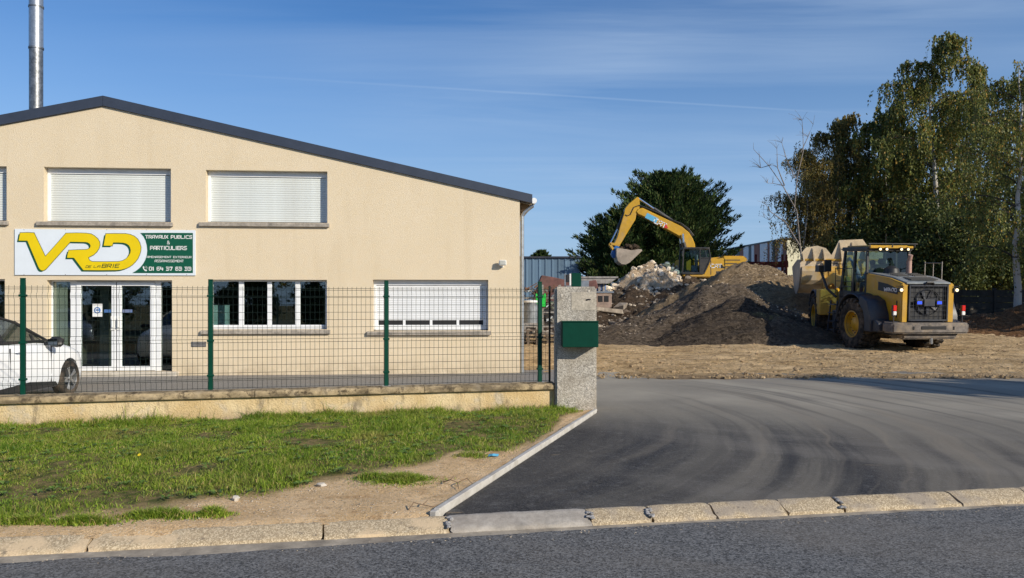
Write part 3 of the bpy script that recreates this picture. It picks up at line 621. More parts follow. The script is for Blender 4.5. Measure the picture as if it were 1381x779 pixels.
# ================================================================ low wall, pillar, fence
wa = math.atan(.243); wd_ = Vector((math.cos(wa), math.sin(wa), 0)); wn = Vector((-math.sin(wa), math.cos(wa), 0))
W0 = Vector((.64, 11.83+.0, 0))
wallT = thing('low_wall', 'low weathered cream rendered wall with a mossy concrete coping along the grass verge', 'wall', (W0.x, W0.y, 0), wa)
LW = 22.0
m = MB(); nx = 260; prof = [(0.0,-.1),(0.0,.05),(.004,.2),(0,.335),(.2,.335),(.2,-.1)]
for i in range(nx+1):
    x = -LW*i/nx
    for y, z in prof: m.v.append((x, y+.006*fbm(x*1.5, z*3, 2), z))
q = len(prof); m.f = [(i*q+j, i*q+j+1, (i+1)*q+j+1, (i+1)*q+j) for i in range(nx) for j in range(q-1)]+[tuple(range(q))]
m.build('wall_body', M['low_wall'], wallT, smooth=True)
x = 0; k = 0
while x > -LW+.1:
    l_ = (1.98, 2.35, 1.75, 2.1)[k % 4]; m = MB(); nn = 30; rg0 = []
    for i in range(nn+1):
        xx = x-.004-(l_-.008)*i/nn; zt = .425+.006*fbm(xx*1.2, 3, 1)
        for y, z in ((-.055,.335),(-.06,.355),(-.058,zt-.03),(-.035,zt-.004),(.10,zt+.014),(.235,zt-.004),(.26,zt-.03),(.26,.335)):
            m.v.append((xx, y+.006*fbm(xx*6, y*9, z*9), z+(.006*fbm(xx*7, y*8, 3) if z > .34 else 0)))
    m.f = [(i*8+j, i*8+(j+1) % 8, (i+1)*8+(j+1) % 8, (i+1)*8+j) for i in range(nn) for j in range(8)]+[tuple(range(8)), tuple(range(nn*8+7, nn*8-1, -1))]
    m.build('coping_slab', M['coping'], wallT, smooth=True); x -= l_; k += 1

pil = thing('gate_pillar', 'tall rough aggregate concrete gate pillar at the end of the low wall', 'pillar', (.655, 11.72, 0), 0)
m = MB(); m.box(0, .62, 0, .5, -.1, 1.885); m.build('pillar_shaft', M['pillar'], pil, bevel=.025, seg=2, smooth=True)
m = MB(); m.box(.235, .60, -.004, .01, 1.53, 1.80); m.build('repair_patch', simple('patch_mortar', C_(.50,.45,.37), .9, 0, .2, 25, C_(.3,.27,.22), .6, .004), pil, bevel=.003)
for (a, b) in ((.09,1.75),(.50,1.81),(.045,.37),(.485,.35)):
    m = MB(); m.blob((a, -.002, b), .022, .006, .026, random.Random(2), 7, 4); m.build('plaster_spot', M['stone'], pil, smooth=True)
m = MB(); m.blob((.50, -.004, 1.69), .035, .004, .012, random.Random(5), 7, 4); m.blob((.47, -.004, 1.685), .018, .004, .016, random.Random(6), 7, 4); m.build('chipped_hole', M['dark_gap'], pil)
lb = thing('letterbox', 'dark green metal letterbox fixed to the front of the concrete gate pillar', 'letterbox', (.74, 11.715, .985), 0)
m = MB(); m.box(0, .53, -.27, .0, 0, .375); m.build('box_body', M['green_paint'], lb, bevel=.008)
m = MB(); m.box(-.006, .536, -.282, .004, .372, .386); m.build('lid', M['green_paint'], lb, bevel=.003)
bx_ = thing('gate_control_box', 'dark green control box standing on top of the gate pillar', 'control box', (.905, 11.86, 1.885), 0)
m = MB(); m.box(0, .15, 0, .12, 0, .21); m.build('cover', M['green_paint'], bx_, bevel=.008)
m = MB(); m.box(.0, .15, 0.02, .13, -.0, .012); m.box(.15, .27, .04, .12, 0, .095); m.build('junction_plate', M['galv'], bx_, bevel=.003)
gm = thing('gate_photocell', 'slim galvanised bracket with black sensor on the pillar top left of the green box', 'sensor', (.80, 11.86, 1.885), 0)
m = MB(); m.box(0, .022, 0, .05, 0, .20); m.box(0, .10, 0, .05, 0, .02); m.build('bracket', M['galv'], gm, bevel=.002)
m = MB(); m.box(.025, .075, -.01, .05, .07, .19); m.build('sensor_head', M['black'], gm, bevel=.006)
m = MB(); m.box(.076, .10, .0, .05, .02, .20); m.build('side_plate', M['white'], gm, bevel=.002)

fen = thing('mesh_fence', 'green welded wire mesh fence on posts standing on the low wall', 'fence', (W0.x, W0.y, 0), wa)
def fx(px):    # distance along the wall line where a photo column meets the fence plane
    a = (px-CX)/F; o = W0+wn*.10; s_ = (a*o.y-o.x)/(wd_.x-a*wd_.y); return s_
posts = [fx(728), fx(521), fx(284), fx(31)]
step = 2.62; posts += [posts[-1]-step*(i+1) for i in range(4)]
pst = []
for s_ in posts:
    m = MB(); m.box(-.03, .03, -.02, .02, .42, 1.945); m.box(-.031, .031, -.021, .021, 1.945, 1.965)
    po = m.build('post', M['green_paint'], fen, bevel=.005); po.location = (s_, .10, 0)
    for z in (.62, 1.1, 1.72):
        m = MB(); m.box(-.045, .045, -.032, .03, z, z+.028); c = m.build('clip', M['green_paint'], po, bevel=.004)
    m = MB(); m.box(-.06, .06, -.05, .05, .428, .436); m.build('foot_plate', M['galv'], po)
def panel(s0, s1):
    m = MB(); r_ = .0024; n_v = int(round((s1-s0)/.0655)); zs = [.455+.105*i for i in range(14)]
    folds = {.56:.03, 1.08:.03, 1.71:.03}
    def off(z):
        for f0 in (.53, 1.08, 1.68):
            if f0 <= z <= f0+.105: return .028*math.sin((z-f0)/.105*math.pi)
        return 0
    zp = [.445, .53, .555, .582, .61, .635, 1.08, 1.105, 1.132, 1.16, 1.185, 1.68, 1.705, 1.732, 1.76, 1.785, 1.87]
    for i in range(n_v+1):
        x = s0+(s1-s0)*i/n_v; m.tube([(x, .10-off(z), z) for z in zp], r_, 4)
    for z in zs+[.582, 1.132, 1.732, 1.845]: m.cyl((s0, .10-off(z)-.004, z), (s1, .10-off(z)-.004, z), r_*1.15, n=4)
    return m.build('wire_panel', M['wire'], fen, kind='stuff', fix=False)
for a, b in zip(posts[1:], posts[:-1]): panel(a+.035, b-.035)
panel(posts[0]+.035, -.05)
m = MB(); m.box(-.055, -.03, .085, .115, .42, 1.9); m.build('end_bar', M['wire'], fen)
# ================================================================ THE COMPANY BUILDING
BO = Vector((.183, 18.26, 0)); bang = math.atan2(.76, 9.19); bc, bs = math.cos(bang), math.sin(bang)
def BW(px, py=None):
    a = (px-CX)/F; u = (a*BO.y-BO.x)/(bc-a*bs)
    if py is None: return u
    Y = BO.y+u*bs; return u, EYE-(py-HZ)/F*Y
bld = thing('company_building', 'cream rendered office building with low gable and white windows behind the fence', 'building', BO, bang)
u_ridge, z_ridge = BW(140, 143); _, z_eave = BW(700, 270)
slope = (z_ridge-z_eave)/(0-u_ridge); LEFT = 2*u_ridge
def roofz(u): return z_ridge-slope*abs(u-u_ridge)
ops = []    # u0,u1,z0,z1,kind
def opn(x0, x1, y0, y1, kind):
    u0, zt = BW(x0, y0); u1, zb = BW(x1, y1); _, zt2 = BW(x1, y0+ (1.7 if kind == 'up' else 0)); zt = (zt+zt2)/2
    ops.append((u0, u1, zb, zt, kind)); return ops[-1]
W1 = opn(59, 230.5, 225, 299.5, 'up'); W2 = opn(277.5, 441.5, 229, 300.5, 'up')
W0w = W1[1]-W1[0]; u0r = BW(9); W0 = (u0r-W0w, u0r, W1[2], W1[3], 'up'); ops.append(W0)
DR = opn(63, 232, 377.5, 504, 'door'); DR = (DR[0], DR[1], .10, DR[3], 'door'); ops[-1] = DR
L1 = opn(281, 441, 377, 444, 'win'); L2 = opn(503, 658.5, 377, 445.5, 'shut')
u0l = BW(6.5); L0 = (u0l-(L1[1]-L1[0]), u0l, L1[2]+.0, L1[3], 'win'); ops.append(L0)
# further windows outside the frame, so that the facade goes on
u3 = W0[0]-1.0; ops.append((u3-W0w, u3, W1[2], W1[3], 'up'))
ops.append((L0[0]-1.0-W0w, L0[0]-1.0, L1[2], L1[3], 'win'))
TH = .30
cuts = sorted(set([LEFT, u_ridge, 0.0]+[o[0] for o in ops]+[o[1] for o in ops])); wm = MB()
for a, b in zip(cuts[:-1], cuts[1:]):
    mid = (a+b)/2; hol = sorted([(o[2], o[3]) for o in ops if o[0] < mid < o[1]]); z = -.1
    for (p, q) in hol: wm.box(a, b, 0, TH, z, p); z = q
    wm.v += [(a,0,z),(b,0,z),(b,TH,z),(a,TH,z),(a,0,roofz(a)-.002),(b,0,roofz(b)-.002),(b,TH,roofz(b)-.002),(a,TH,roofz(a)-.002)]
    k = len(wm.v)-8; wm.f += [tuple(k+i for i in f) for f in [(0,3,2,1),(4,5,6,7),(0,1,5,4),(1,2,6,5),(2,3,7,6),(3,0,4,7)]]
DEP = 19.0
wm.box(-TH, 0, TH, DEP, -.1, z_eave-.06); wm.box(LEFT, LEFT+TH, TH, DEP, -.1, z_eave-.06)
wm.prism([(LEFT,-.1),(0,-.1),(0,z_eave-.05),(u_ridge,z_ridge-.05),(LEFT,z_eave-.05)], DEP, DEP+TH)
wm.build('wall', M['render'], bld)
rf = MB(); ov = .27; t_ = .17
for s_ in (1, -1):
    a = Vector((u_ridge, 0, z_ridge)); e = u_ridge+s_*(-u_ridge+ov); ze = roofz(e)
    pl = [(u_ridge, z_ridge+.02), (e, ze+.02), (e, ze+.12), (u_ridge, z_ridge+.12)]
    rf.prism(pl, .02, DEP+.5)
roof = rf.build('roof', M['roof'], bld)
for s_ in (1, -1):
    e = u_ridge+s_*(-u_ridge+ov+.02); ze = roofz(e); m = MB()
    m.prism([(u_ridge+s_*.004, z_ridge-.0), (e, ze-.0), (e, ze+.20), (u_ridge+s_*.004, z_ridge+.225)], -.055, .03); m.build('verge_flashing', M['anthracite'], roof)
e = ov+.0; ze = roofz(e); m = MB()
m.tube([(e+.07, .03, ze+.06), (e+.07, DEP, ze+.06)], .07, 10); m.build('gutter', M['white_pvc'], roof, smooth=True)
M['wood'] = simple('rafter_wood', C_(.34,.22,.12), .8, 0, .2, 5)
for k in range(14):
    m = MB(); y = .35+k*1.4; m.prism([(.0, roofz(0)-.20), (e+.0, ze-.12), (e, ze-.0), (0, roofz(0)+.0)], y, y+.10); m.build('rafter', M['wood'], roof)
m = MB(); m.cyl((.07, .16, 0), (.07, .16, z_eave-.35), .045); m.tube([(.07,.16,z_eave-.36),(.12,.16,z_eave-.26),(e+.05,.14,ze-.05),(e+.06,.12,ze+.02)], .045, 10); m.build('downpipe', M['galv'], bld, smooth=True)
# interior shells, so that glass has a room behind it
m = MB()
def shell(m, x0, x1, y0, y1, z0, z1):
    m.add([(x0,y0,z0),(x1,y0,z0),(x1,y1,z0),(x0,y1,z0),(x0,y0,z1),(x1,y0,z1),(x1,y1,z1),(x0,y1,z1)], [(4,5,6,7),(1,2,6,5),(2,3,7,6),(3,0,4,7)])
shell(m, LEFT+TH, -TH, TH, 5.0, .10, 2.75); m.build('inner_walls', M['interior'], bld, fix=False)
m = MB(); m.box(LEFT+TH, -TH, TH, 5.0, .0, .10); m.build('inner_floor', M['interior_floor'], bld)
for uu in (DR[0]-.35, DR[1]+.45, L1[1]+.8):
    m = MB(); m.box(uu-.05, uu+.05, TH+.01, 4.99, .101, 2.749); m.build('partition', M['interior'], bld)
# sills
def sill(o, x0, x1, y0, y1, par):
    a, zt = BW(x0, y0); b, zb = BW(x1, y1)
    m = MB(); z1 = o[2]+.004; z0 = z1-(.10); m.prism([(-.075, z0), (-.07, z1-.02), (.17, z1+.012), (.17, z0)], a, b, 'yzx')
    return m.build('sill', M['sill'], par, bevel=.006)
def frame_rect(m, u0, u1, z0, z1, y0, y1, w_, wb=None, wt=None):
    wb = w_ if wb is None else wb; wt = w_ if wt is None else wt
    m.box(u0, u0+w_, y0, y1, z0, z1); m.box(u1-w_, u1, y0, y1, z0, z1); m.box(u0+w_, u1-w_, y0, y1, z0, z0+wb); m.box(u0+w_, u1-w_, y0, y1, z1-wt, z1)
slat_cache = {}
def shutter(o, ysl, low=None):
    u0, u1, z0, z1 = o[:4]; D = .17
    m = MB(); m.box(u0+.002, u1-.002, D-.01, D+.10, z1-.125, z1-.002); m.box(u0+.002, u0+.06, D-.02, D+.05, z0+.02, z1-.125); m.box(u1-.06, u1-.002, D-.02, D+.05, z0+.02, z1-.125)
    sh = m.build('roller_shutter', M['white_pvc'], bld, bevel=.004)
    n = ysl; hgt = (z1-.13-(z0+.012 if low is None else low))/n; a, b = u0+.055, u1-.055; key = (round(b-a, 3), round(hgt, 4))
    if key not in slat_cache:
        m = MB(); m.prism([(.0, 0), (-.003, hgt*.2), (-.004, hgt*.5), (-.003, hgt*.80), (.0, hgt*.93), (.010, hgt*.93), (.010, 0)], a, b, 'yzx')
        slat_cache[key] = m.mesh('shutter_slat', M['slat'])
    me = slat_cache[key]
    for k in range(n):
        s_ = bpy.data.objects.new('shutter_slat', me); link(s_, sh); s_.location = ((a if False else 0)+0, D+.02, z1-.13-hgt*(k+1)); 
    return sh, z1-.13-hgt*n
for o in ops:
    if o[4] != 'up': continue
    slat_cache.clear(); sh, zb = shutter(o, 20)
    m = MB(); m.box(o[0]+.055, o[1]-.055, .175, .21, o[2]+.005, o[2]+.03); m.build('bottom_rail', M['dark_gap'], sh)
    m = MB(); m.box(o[0]+.002, o[1]-.002, .24, .26, o[2], o[3]); m.build('backing', M['dark_gap'], sh)
    z1 = o[2]+.006
    m = MB(); m.prism([(-.075, z1-.105), (-.07, z1-.02), (.165, z1+.008), (.165, z1-.105)], o[0]-.14, o[1]+.05, 'yzx'); m.build('sill', M['sill'], sh, bevel=.006)
# lower right window: white shutter almost down, a few open gaps at the bottom
o = L2; slat_cache.clear(); gapz = o[2]+.24
m_sl = M['slat']; M['slat'] = M['white_pvc']; sh, zb = shutter(o, 16, gapz); M['slat'] = m_sl
m = MB(); m.box(o[0]+.03, o[1]-.03, .17, .24, o[2]+.015, o[2]+.13); m.build('bottom_rail', M['white_pvc'], sh, bevel=.004)
wdt = (o[1]-o[0]-.16)
m = MB(); m.box(o[0]+.06, o[1]-.06, .205, .22, o[2]+.13, gapz); m.build('dark_strip', M['dark_gap'], sh)
for k in range(5):
    m = MB(); c = o[0]+.08+wdt*k/4; m.box(c-.03, c+.03, .185, .204, o[2]+.13, gapz+.01); m.build('hook', M['white_pvc'], sh)
m = MB(); m.box(o[0]+.002, o[1]-.002, .26, .28, o[2], o[3]); m.build('backing', M['dark_gap'], sh)
z1 = o[2]; m = MB(); m.prism([(-.075, z1-.10), (-.07, z1-.02), (.16, z1+.008), (.16, z1-.10)], BW(495), BW(662), 'yzx'); m.build('sill', M['sill'], sh, bevel=.006)
# glazed windows
for o in (L1, L0, ops[-1]):
    u0, u1, z0, z1 = o[:4]; m = MB(); frame_rect(m, u0+.002, u1-.002, z0+.002, z1-.002, .15, .21, .055, .10, .035)
    m.box(u0+.04, u1-.04, .142, .155, z0+.02, z0+.10)
    wf = m.build('window', M['white_pvc'], bld, bevel=.005)
    n = 4; ww = (u1-u0-.11)/n
    for k in range(1, n):
        c = u0+.055+ww*k; w2 = .05 if k == 2 else .055; m = MB(); m.box(c-w2, c+w2, .146, .205, z0+.10, z1-.035); m.build('mullion', M['white_pvc'], wf, bevel=.004)
    for k in range(n):
        a = u0+.055+ww*k+(.056 if k else 0); b = u0+.055+ww*(k+1)-(.056 if k < n-1 else 0); m = MB(); m.box(a-.008, b+.008, .178, .184, z0+.094, z1-.03); m.build('pane', M['glass'], wf)
    m = MB(); m.prism([(-.075, z0-.10), (-.07, z0-.02), (.145, z0+.006), (.145, z0-.10)], u0-.16, u1+.08, 'yzx'); m.build('sill', M['sill'], wf, bevel=.006)
# entrance
u0, u1, z0, z1 = DR[:4]
m = MB(); m.box(u0-.25, u1+.15, -.18, TH, .0, .098); m.build('door_step', simple('pale_step', C_(.55,.50,.42), .85, 0, .12, 8, C_(.3,.26,.2), .5), bld, bevel=.01)
D0 = .19
dl = [BW(x) for x in (88, 98, 152.5, 205, 213)]
m = MB()
m.box(u0+.002, u0+.03, D0, D0+.06, z0, z1-.002); m.box(dl[0]+.02, dl[1], D0-.01, D0+.07, z0, z1-.002); m.box(dl[3], dl[4], D0-.01, D0+.07, z0, z1-.002); m.box(u1-.03, u1-.002, D0, D0+.06, z0, z1-.002)
m.box(u0+.03, u1-.03, D0, D0+.06, z1-.035, z1-.003)
df = m.build('door_frame', M['white_pvc'], bld, bevel=.004)
m = MB(); m.box(u0+.03, dl[0]+.02, D0+.025, D0+.031, z0+.03, z1-.035); m.build('side_pane', M['glass'], df)
m = MB(); m.box(dl[4], u1-.03, D0+.025, D0+.031, z0+.03, z1-.035); m.build('side_pane', M['glass'], df)
m = MB(); m.box(u0+.035, dl[0]-.07, D0+.06, D0+.08, z0, z1-.05); m.build('pilaster', simple('pale_grey_panel', C_(.24,.26,.235), .6, 0, .1, 1), df)
for s_, (a, b) in enumerate(((dl[1]+.003, dl[2]-.005), (dl[2]+.012, dl[3]-.003))):
    m = MB(); frame_rect(m, a, b, z0+.01, z1-.04, D0-.03, D0+.04, .10, .10, .085); lf = m.build('door', M['white_pvc'], bld, bevel=.006)
    m = MB(); m.box(a+.09, b-.09, D0+.003, D0+.010, z0+.10, z1-.12); m.build('pane', M['glass'], lf)
    hx = b-.055 if s_ == 0 else a+.055
    m = MB(); m.box(hx-.05, hx+.04, D0-.055, D0-.03, z0+.93, z0+1.25); m.build('handle_plate', M['white'], lf, bevel=.006)
    m = MB(); m.tube([(hx, D0-.05, z0+1.0), (hx, D0-.10, z0+1.0), (hx, D0-.10, z0+1.2), (hx, D0-.05, z0+1.2)], .013, 8); m.build('handle', M['white'], lf, smooth=True)
    sx0, sx1 = ((b-.27, b-.11) if s_ == 0 else (a+.11, a+.33)); m = MB(); m.box(sx0, sx1, D0-.002, D0+.002, z0+1.33, z0+1.40); m.build("blue_sticker", M["blue_paint"], lf)
    if s_ == 0:
        n0, zt = BW(119.5, 409.5); n1, zb = BW(133, 427); m = MB(); m.box(n0, n1, D0-.004, D0-.001, zb, zt); nc = m.build('notice', M['white'], lf)
        cx_, cz_ = (n0+n1)/2, (zb+zt)/2; m = MB(); m.lathe([(.05, 0), (.05, -.003), (.072, -.003), (.072, 0)], 20, 'y', (cx_, D0-.005, cz_)); m.box(cx_-.035, cx_+.05, D0-.008, D0-.005, cz_-.01, cz_+.02); m.build('notice_icon', M['blue_paint'], nc)
m = MB(); m.box(dl[2]-.006, dl[2]+.013, D0-.02, D0+.03, z0+.01, z1-.04); m.build('door_joint', M['dark_gap'], bld)
# a pale column and a desk panel seen dimly indoors
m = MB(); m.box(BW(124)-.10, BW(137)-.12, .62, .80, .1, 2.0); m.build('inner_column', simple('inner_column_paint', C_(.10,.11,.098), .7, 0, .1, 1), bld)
a, b = BW(286), BW(310); 
dk = thing('office_screen', 'pale blue panel on a desk behind the left pane of the four-pane window', 'screen', BO+Vector((bc*(a-.42)-bs*.8, bs*(a-.42)+bc*.8, .101)), bang)
m = MB(); m.box(0, .58, 0, .03, .85, 1.50); m.build('panel', simple('pale_blue_panel', C_(.26,.44,.48), .5), dk); m = MB(); m.box(-.3, 1.2, -.2, .6, .80, .84); 
for q_ in (-.25, 1.1): m.box(q_, q_+.05, 0, .05, 0, .80)
m.build('desk', M['interior_floor'], dk)
v = thing('wall_vent', 'narrow grey ventilation plate on the cream wall left of the four-pane window', 'vent', BO+Vector((bc*BW(258), bs*BW(258), 0)), bang)
_, zt = BW(268, 460.5); _, zb = BW(268, 467.5); wv_ = BW(278)-BW(258)
m = MB(); m.box(0, wv_, -.012, .0, zb, zt); m.build('vent_plate', M['galv_dark'], v, bevel=.003)
m = MB(); 
for k in range(3): m.box(.02, wv_-.02, -.02, -.012, zb+.02+k*.035, zb+.035+k*.035)
m.build('louvre', M['steel'], v)
# flood light
fu, fz = BW(677, 357); fl = thing('flood_light', 'small white security light on the wall near the right corner of the building', 'lamp', BO+Vector((bc*fu, bs*fu, fz)), bang)
m = MB(); m.cyl((0,0,-.02), (0,-.03,-.02), .045, n=14); m.tube([(0,-.03,-.02),(0,-.09,-.02),(.01,-.12,.0)], .016, 8); m.build('bracket', M['white'], fl, smooth=True)
m = MB(); m.box(-.08, .09, -.17, -.09, -.045, .075, Matrix.Rotation(R(-12), 4, 'X')); m.build('lamp_head', M['white'], fl, bevel=.012)
m = MB(); m.box(-.065, .075, -.178, -.170, -.03, .06, Matrix.Rotation(R(-12), 4, 'X')); m.build('lens', simple('lamp_lens', C_(.45,.45,.40), .15), fl)

# ---------------------------------------------------------------- company sign
sg = thing('company_sign', 'wide white and green company sign with big yellow letters above the entrance', 'sign', BO, bang)
def SP(zx, zy): return BW(10+zx/5.115, 300+zy/5.115)
su0, sz1 = SP(55, 45); su1, sz0 = SP(1300, 365); _, sz1b = SP(1300, 52); sz1 = (sz1+sz1b)/2
m = MB(); m.box(su0, su1, -.032, -.004, sz0, sz1); m.build('board', M['sign_white'], sg, bevel=.002)
RB = [(95,72),(140,70),(190,72),(229,153),(268,235),(340,155),(410,75),(480,73),(550,75),(583,80),(605,92),(628,112),(641,135),(643,155),(636,180),(622,202),(600,222),(562,242),(573,262),(590,270),(680,271),(770,270),(800,264),(825,250),(842,230),(854,208),(856,190),(852,172),(843,157),(825,145),(805,140),(770,138),(735,138),(728,160),(670,160),(677,120),(685,78),(750,77),(820,78),(850,83),(880,95),(903,115),(917,140),(925,170),(924,195),(917,220),(905,247),(888,270),(866,292),(845,306),(820,317),(790,325),(760,328),(640,329),(530,328),(497,285),(465,243),(418,243),(422,218),(430,192),(490,189),(550,187),(567,182),(577,172),(580,160),(574,147),(560,138),(545,135),(440,133),(357,226),(275,318),(265,326),(252,331),(238,328),(229,320),(222,308),(183,216),(145,125),(85,125)]
def pol(mat, name, pts, y, par, dx=0, dy=0, th=.003):
    ps = [SP(x+dx, y_+dy) for x, y_ in pts]; m = MB(); m.prism(ps, y, y-th, 'xzy'); return m.build(name, mat, par)
pol(M['sign_green'], 'letter_shadow', RB, -.033, sg, -13, 10)
# dark outline: a thin closed band round the letters
c2 = [SP(*p) for p in RB]; m = MB(); nn_ = len(c2)
for i in range(nn_):
    a = Vector(c2[i]); b = Vector(c2[(i+1) % nn_]); d_ = (b-a).normalized()*.011; n_ = Vector((-d_.y, d_.x)); a = a-d_; b = b+d_
    m.add([(a.x+n_.x,-.0395,a.y+n_.y),(a.x-n_.x,-.0395,a.y-n_.y),(b.x-n_.x,-.0395,b.y-n_.y),(b.x+n_.x,-.0395,b.y+n_.y)], [(0,1,2,3)])
m.build('letter_outline', M['sign_dark'], sg, fix=False)
pol(M['sign_yellow'], 'big_letters', RB, -.041, sg)
m = MB(); fr_ = lambda u, v, d: Vector((u, -.0445-d, v))
def line(mb, s, x0, x1, y0, y1, th, sl=0):
    a, zt = SP(x0, y0); b, zb = SP(x1, y1); lettering(mb, s, a, b, zb, zt, th, fr_, slant=sl, d=.002)
line(m, 'DE', 545, 583, 295, 313, .009, .3); line(m, 'LA', 600, 645, 295, 312, .009, .3); line(m, 'BRIE', 655, 775, 284, 313, .015, .3); m.build('slogan_letters', M['sign_dark'], sg, kind='stuff')
pol(M['sign_green'], 'green_field', [(920,72),(1100,71),(1283,72),(1283,348),(1080,349),(865,348),(893,332),(920,310),(940,285),(955,258),(966,225),(969,195),(966,160),(957,125),(943,97)], -.033, sg)
fr_ = lambda u, v, d: Vector((u, -.0365-d, v))
for args in (('TRAVAUX PUBLICS', 955, 1278, 86, 113, .0155), ('&', 1105, 1124, 125, 150, .011), ('PARTICULIERS', 988, 1242, 161, 190, .0165), ('AMENAGEMENT EXTERIEUR', 966, 1273, 230, 246, .0075), ('ASSAINISSEMENT', 1020, 1220, 256, 274, .008), ('01 64 37 63 33', 980, 1272, 304, 333, .0185)):
    m = MB(); line(m, *args); m.build('text_line', M['decal_white'], sg, kind='stuff')
m = MB()
# telephone mark
pts = [(938,306),(944,300),(950,308),(946,315),(955,326),(962,323),(968,331),(962,336),(950,331),(941,318)]
ps = [SP(*p) for p in pts]; m.prism(ps, -.0365, -.039, 'xzy')
for r_ in (9, 16):
    pr = None
    for k in range(5):
        a = -1.2+k*.35; q = SP(952+r_*math.cos(a), 314+r_*math.sin(a))
        if pr: m.beam((pr[0], -.038, pr[1]), (q[0], -.038, q[1]), .006, .004)
        pr = q
m.build('telephone_mark', M['decal_white'], sg, kind='stuff')
for zx in (120, 405, 690, 963, 1240):
    for zy in (50, 358):
        a, z = SP(zx, zy); m = MB(); m.cyl((a, -.032, z), (a, -.036, z), .009, n=8); m.build('screw', M['steel'], sg)

# ---------------------------------------------------------------- flue pipe beyond the ridge
fp = P(48.7, 150, 24.0); flu = thing('flue_pipe', 'tall galvanised round flue pipe rising behind the roof at the left', 'flue pipe', (fp.x, fp.y, 3.5))
zs = lambda py: EYE-(py-HZ)/F*24-3.5
m = MB(); m.cyl((0,0,0), (0,0,zs(64)), .192, n=28); m.build('lower_pipe', M['galv_dark'], flu, smooth=True)
m = MB(); m.cyl((0,0,zs(64)), (0,0,zs(-60)), .197, n=28); m.build('upper_pipe', M['galv'], flu, smooth=True)
for py in (9.5, 65):
    m = MB(); m.lathe([(.195,-.03),(.212,-.025),(.212,.025),(.195,.03)], 28, 'z', (0,0,zs(py))); m.box(.2, .235, -.02, .02, zs(py)-.02, zs(py)+.02); m.build('clamp_band', M['galv_dark'], flu, smooth=True)
m = MB(); m.lathe([(.0,.32),(.34,.1),(.34,.08),(0,.28)], 28, 'z', (0,0,zs(-60))); 
for k in range(3): a = k*2.09; m.cyl((.19*math.cos(a), .19*math.sin(a), zs(-60)-.05), (.26*math.cos(a), .26*math.sin(a), zs(-60)+.15), .01, n=6)
m.build('rain_cap', M['galv'], flu)

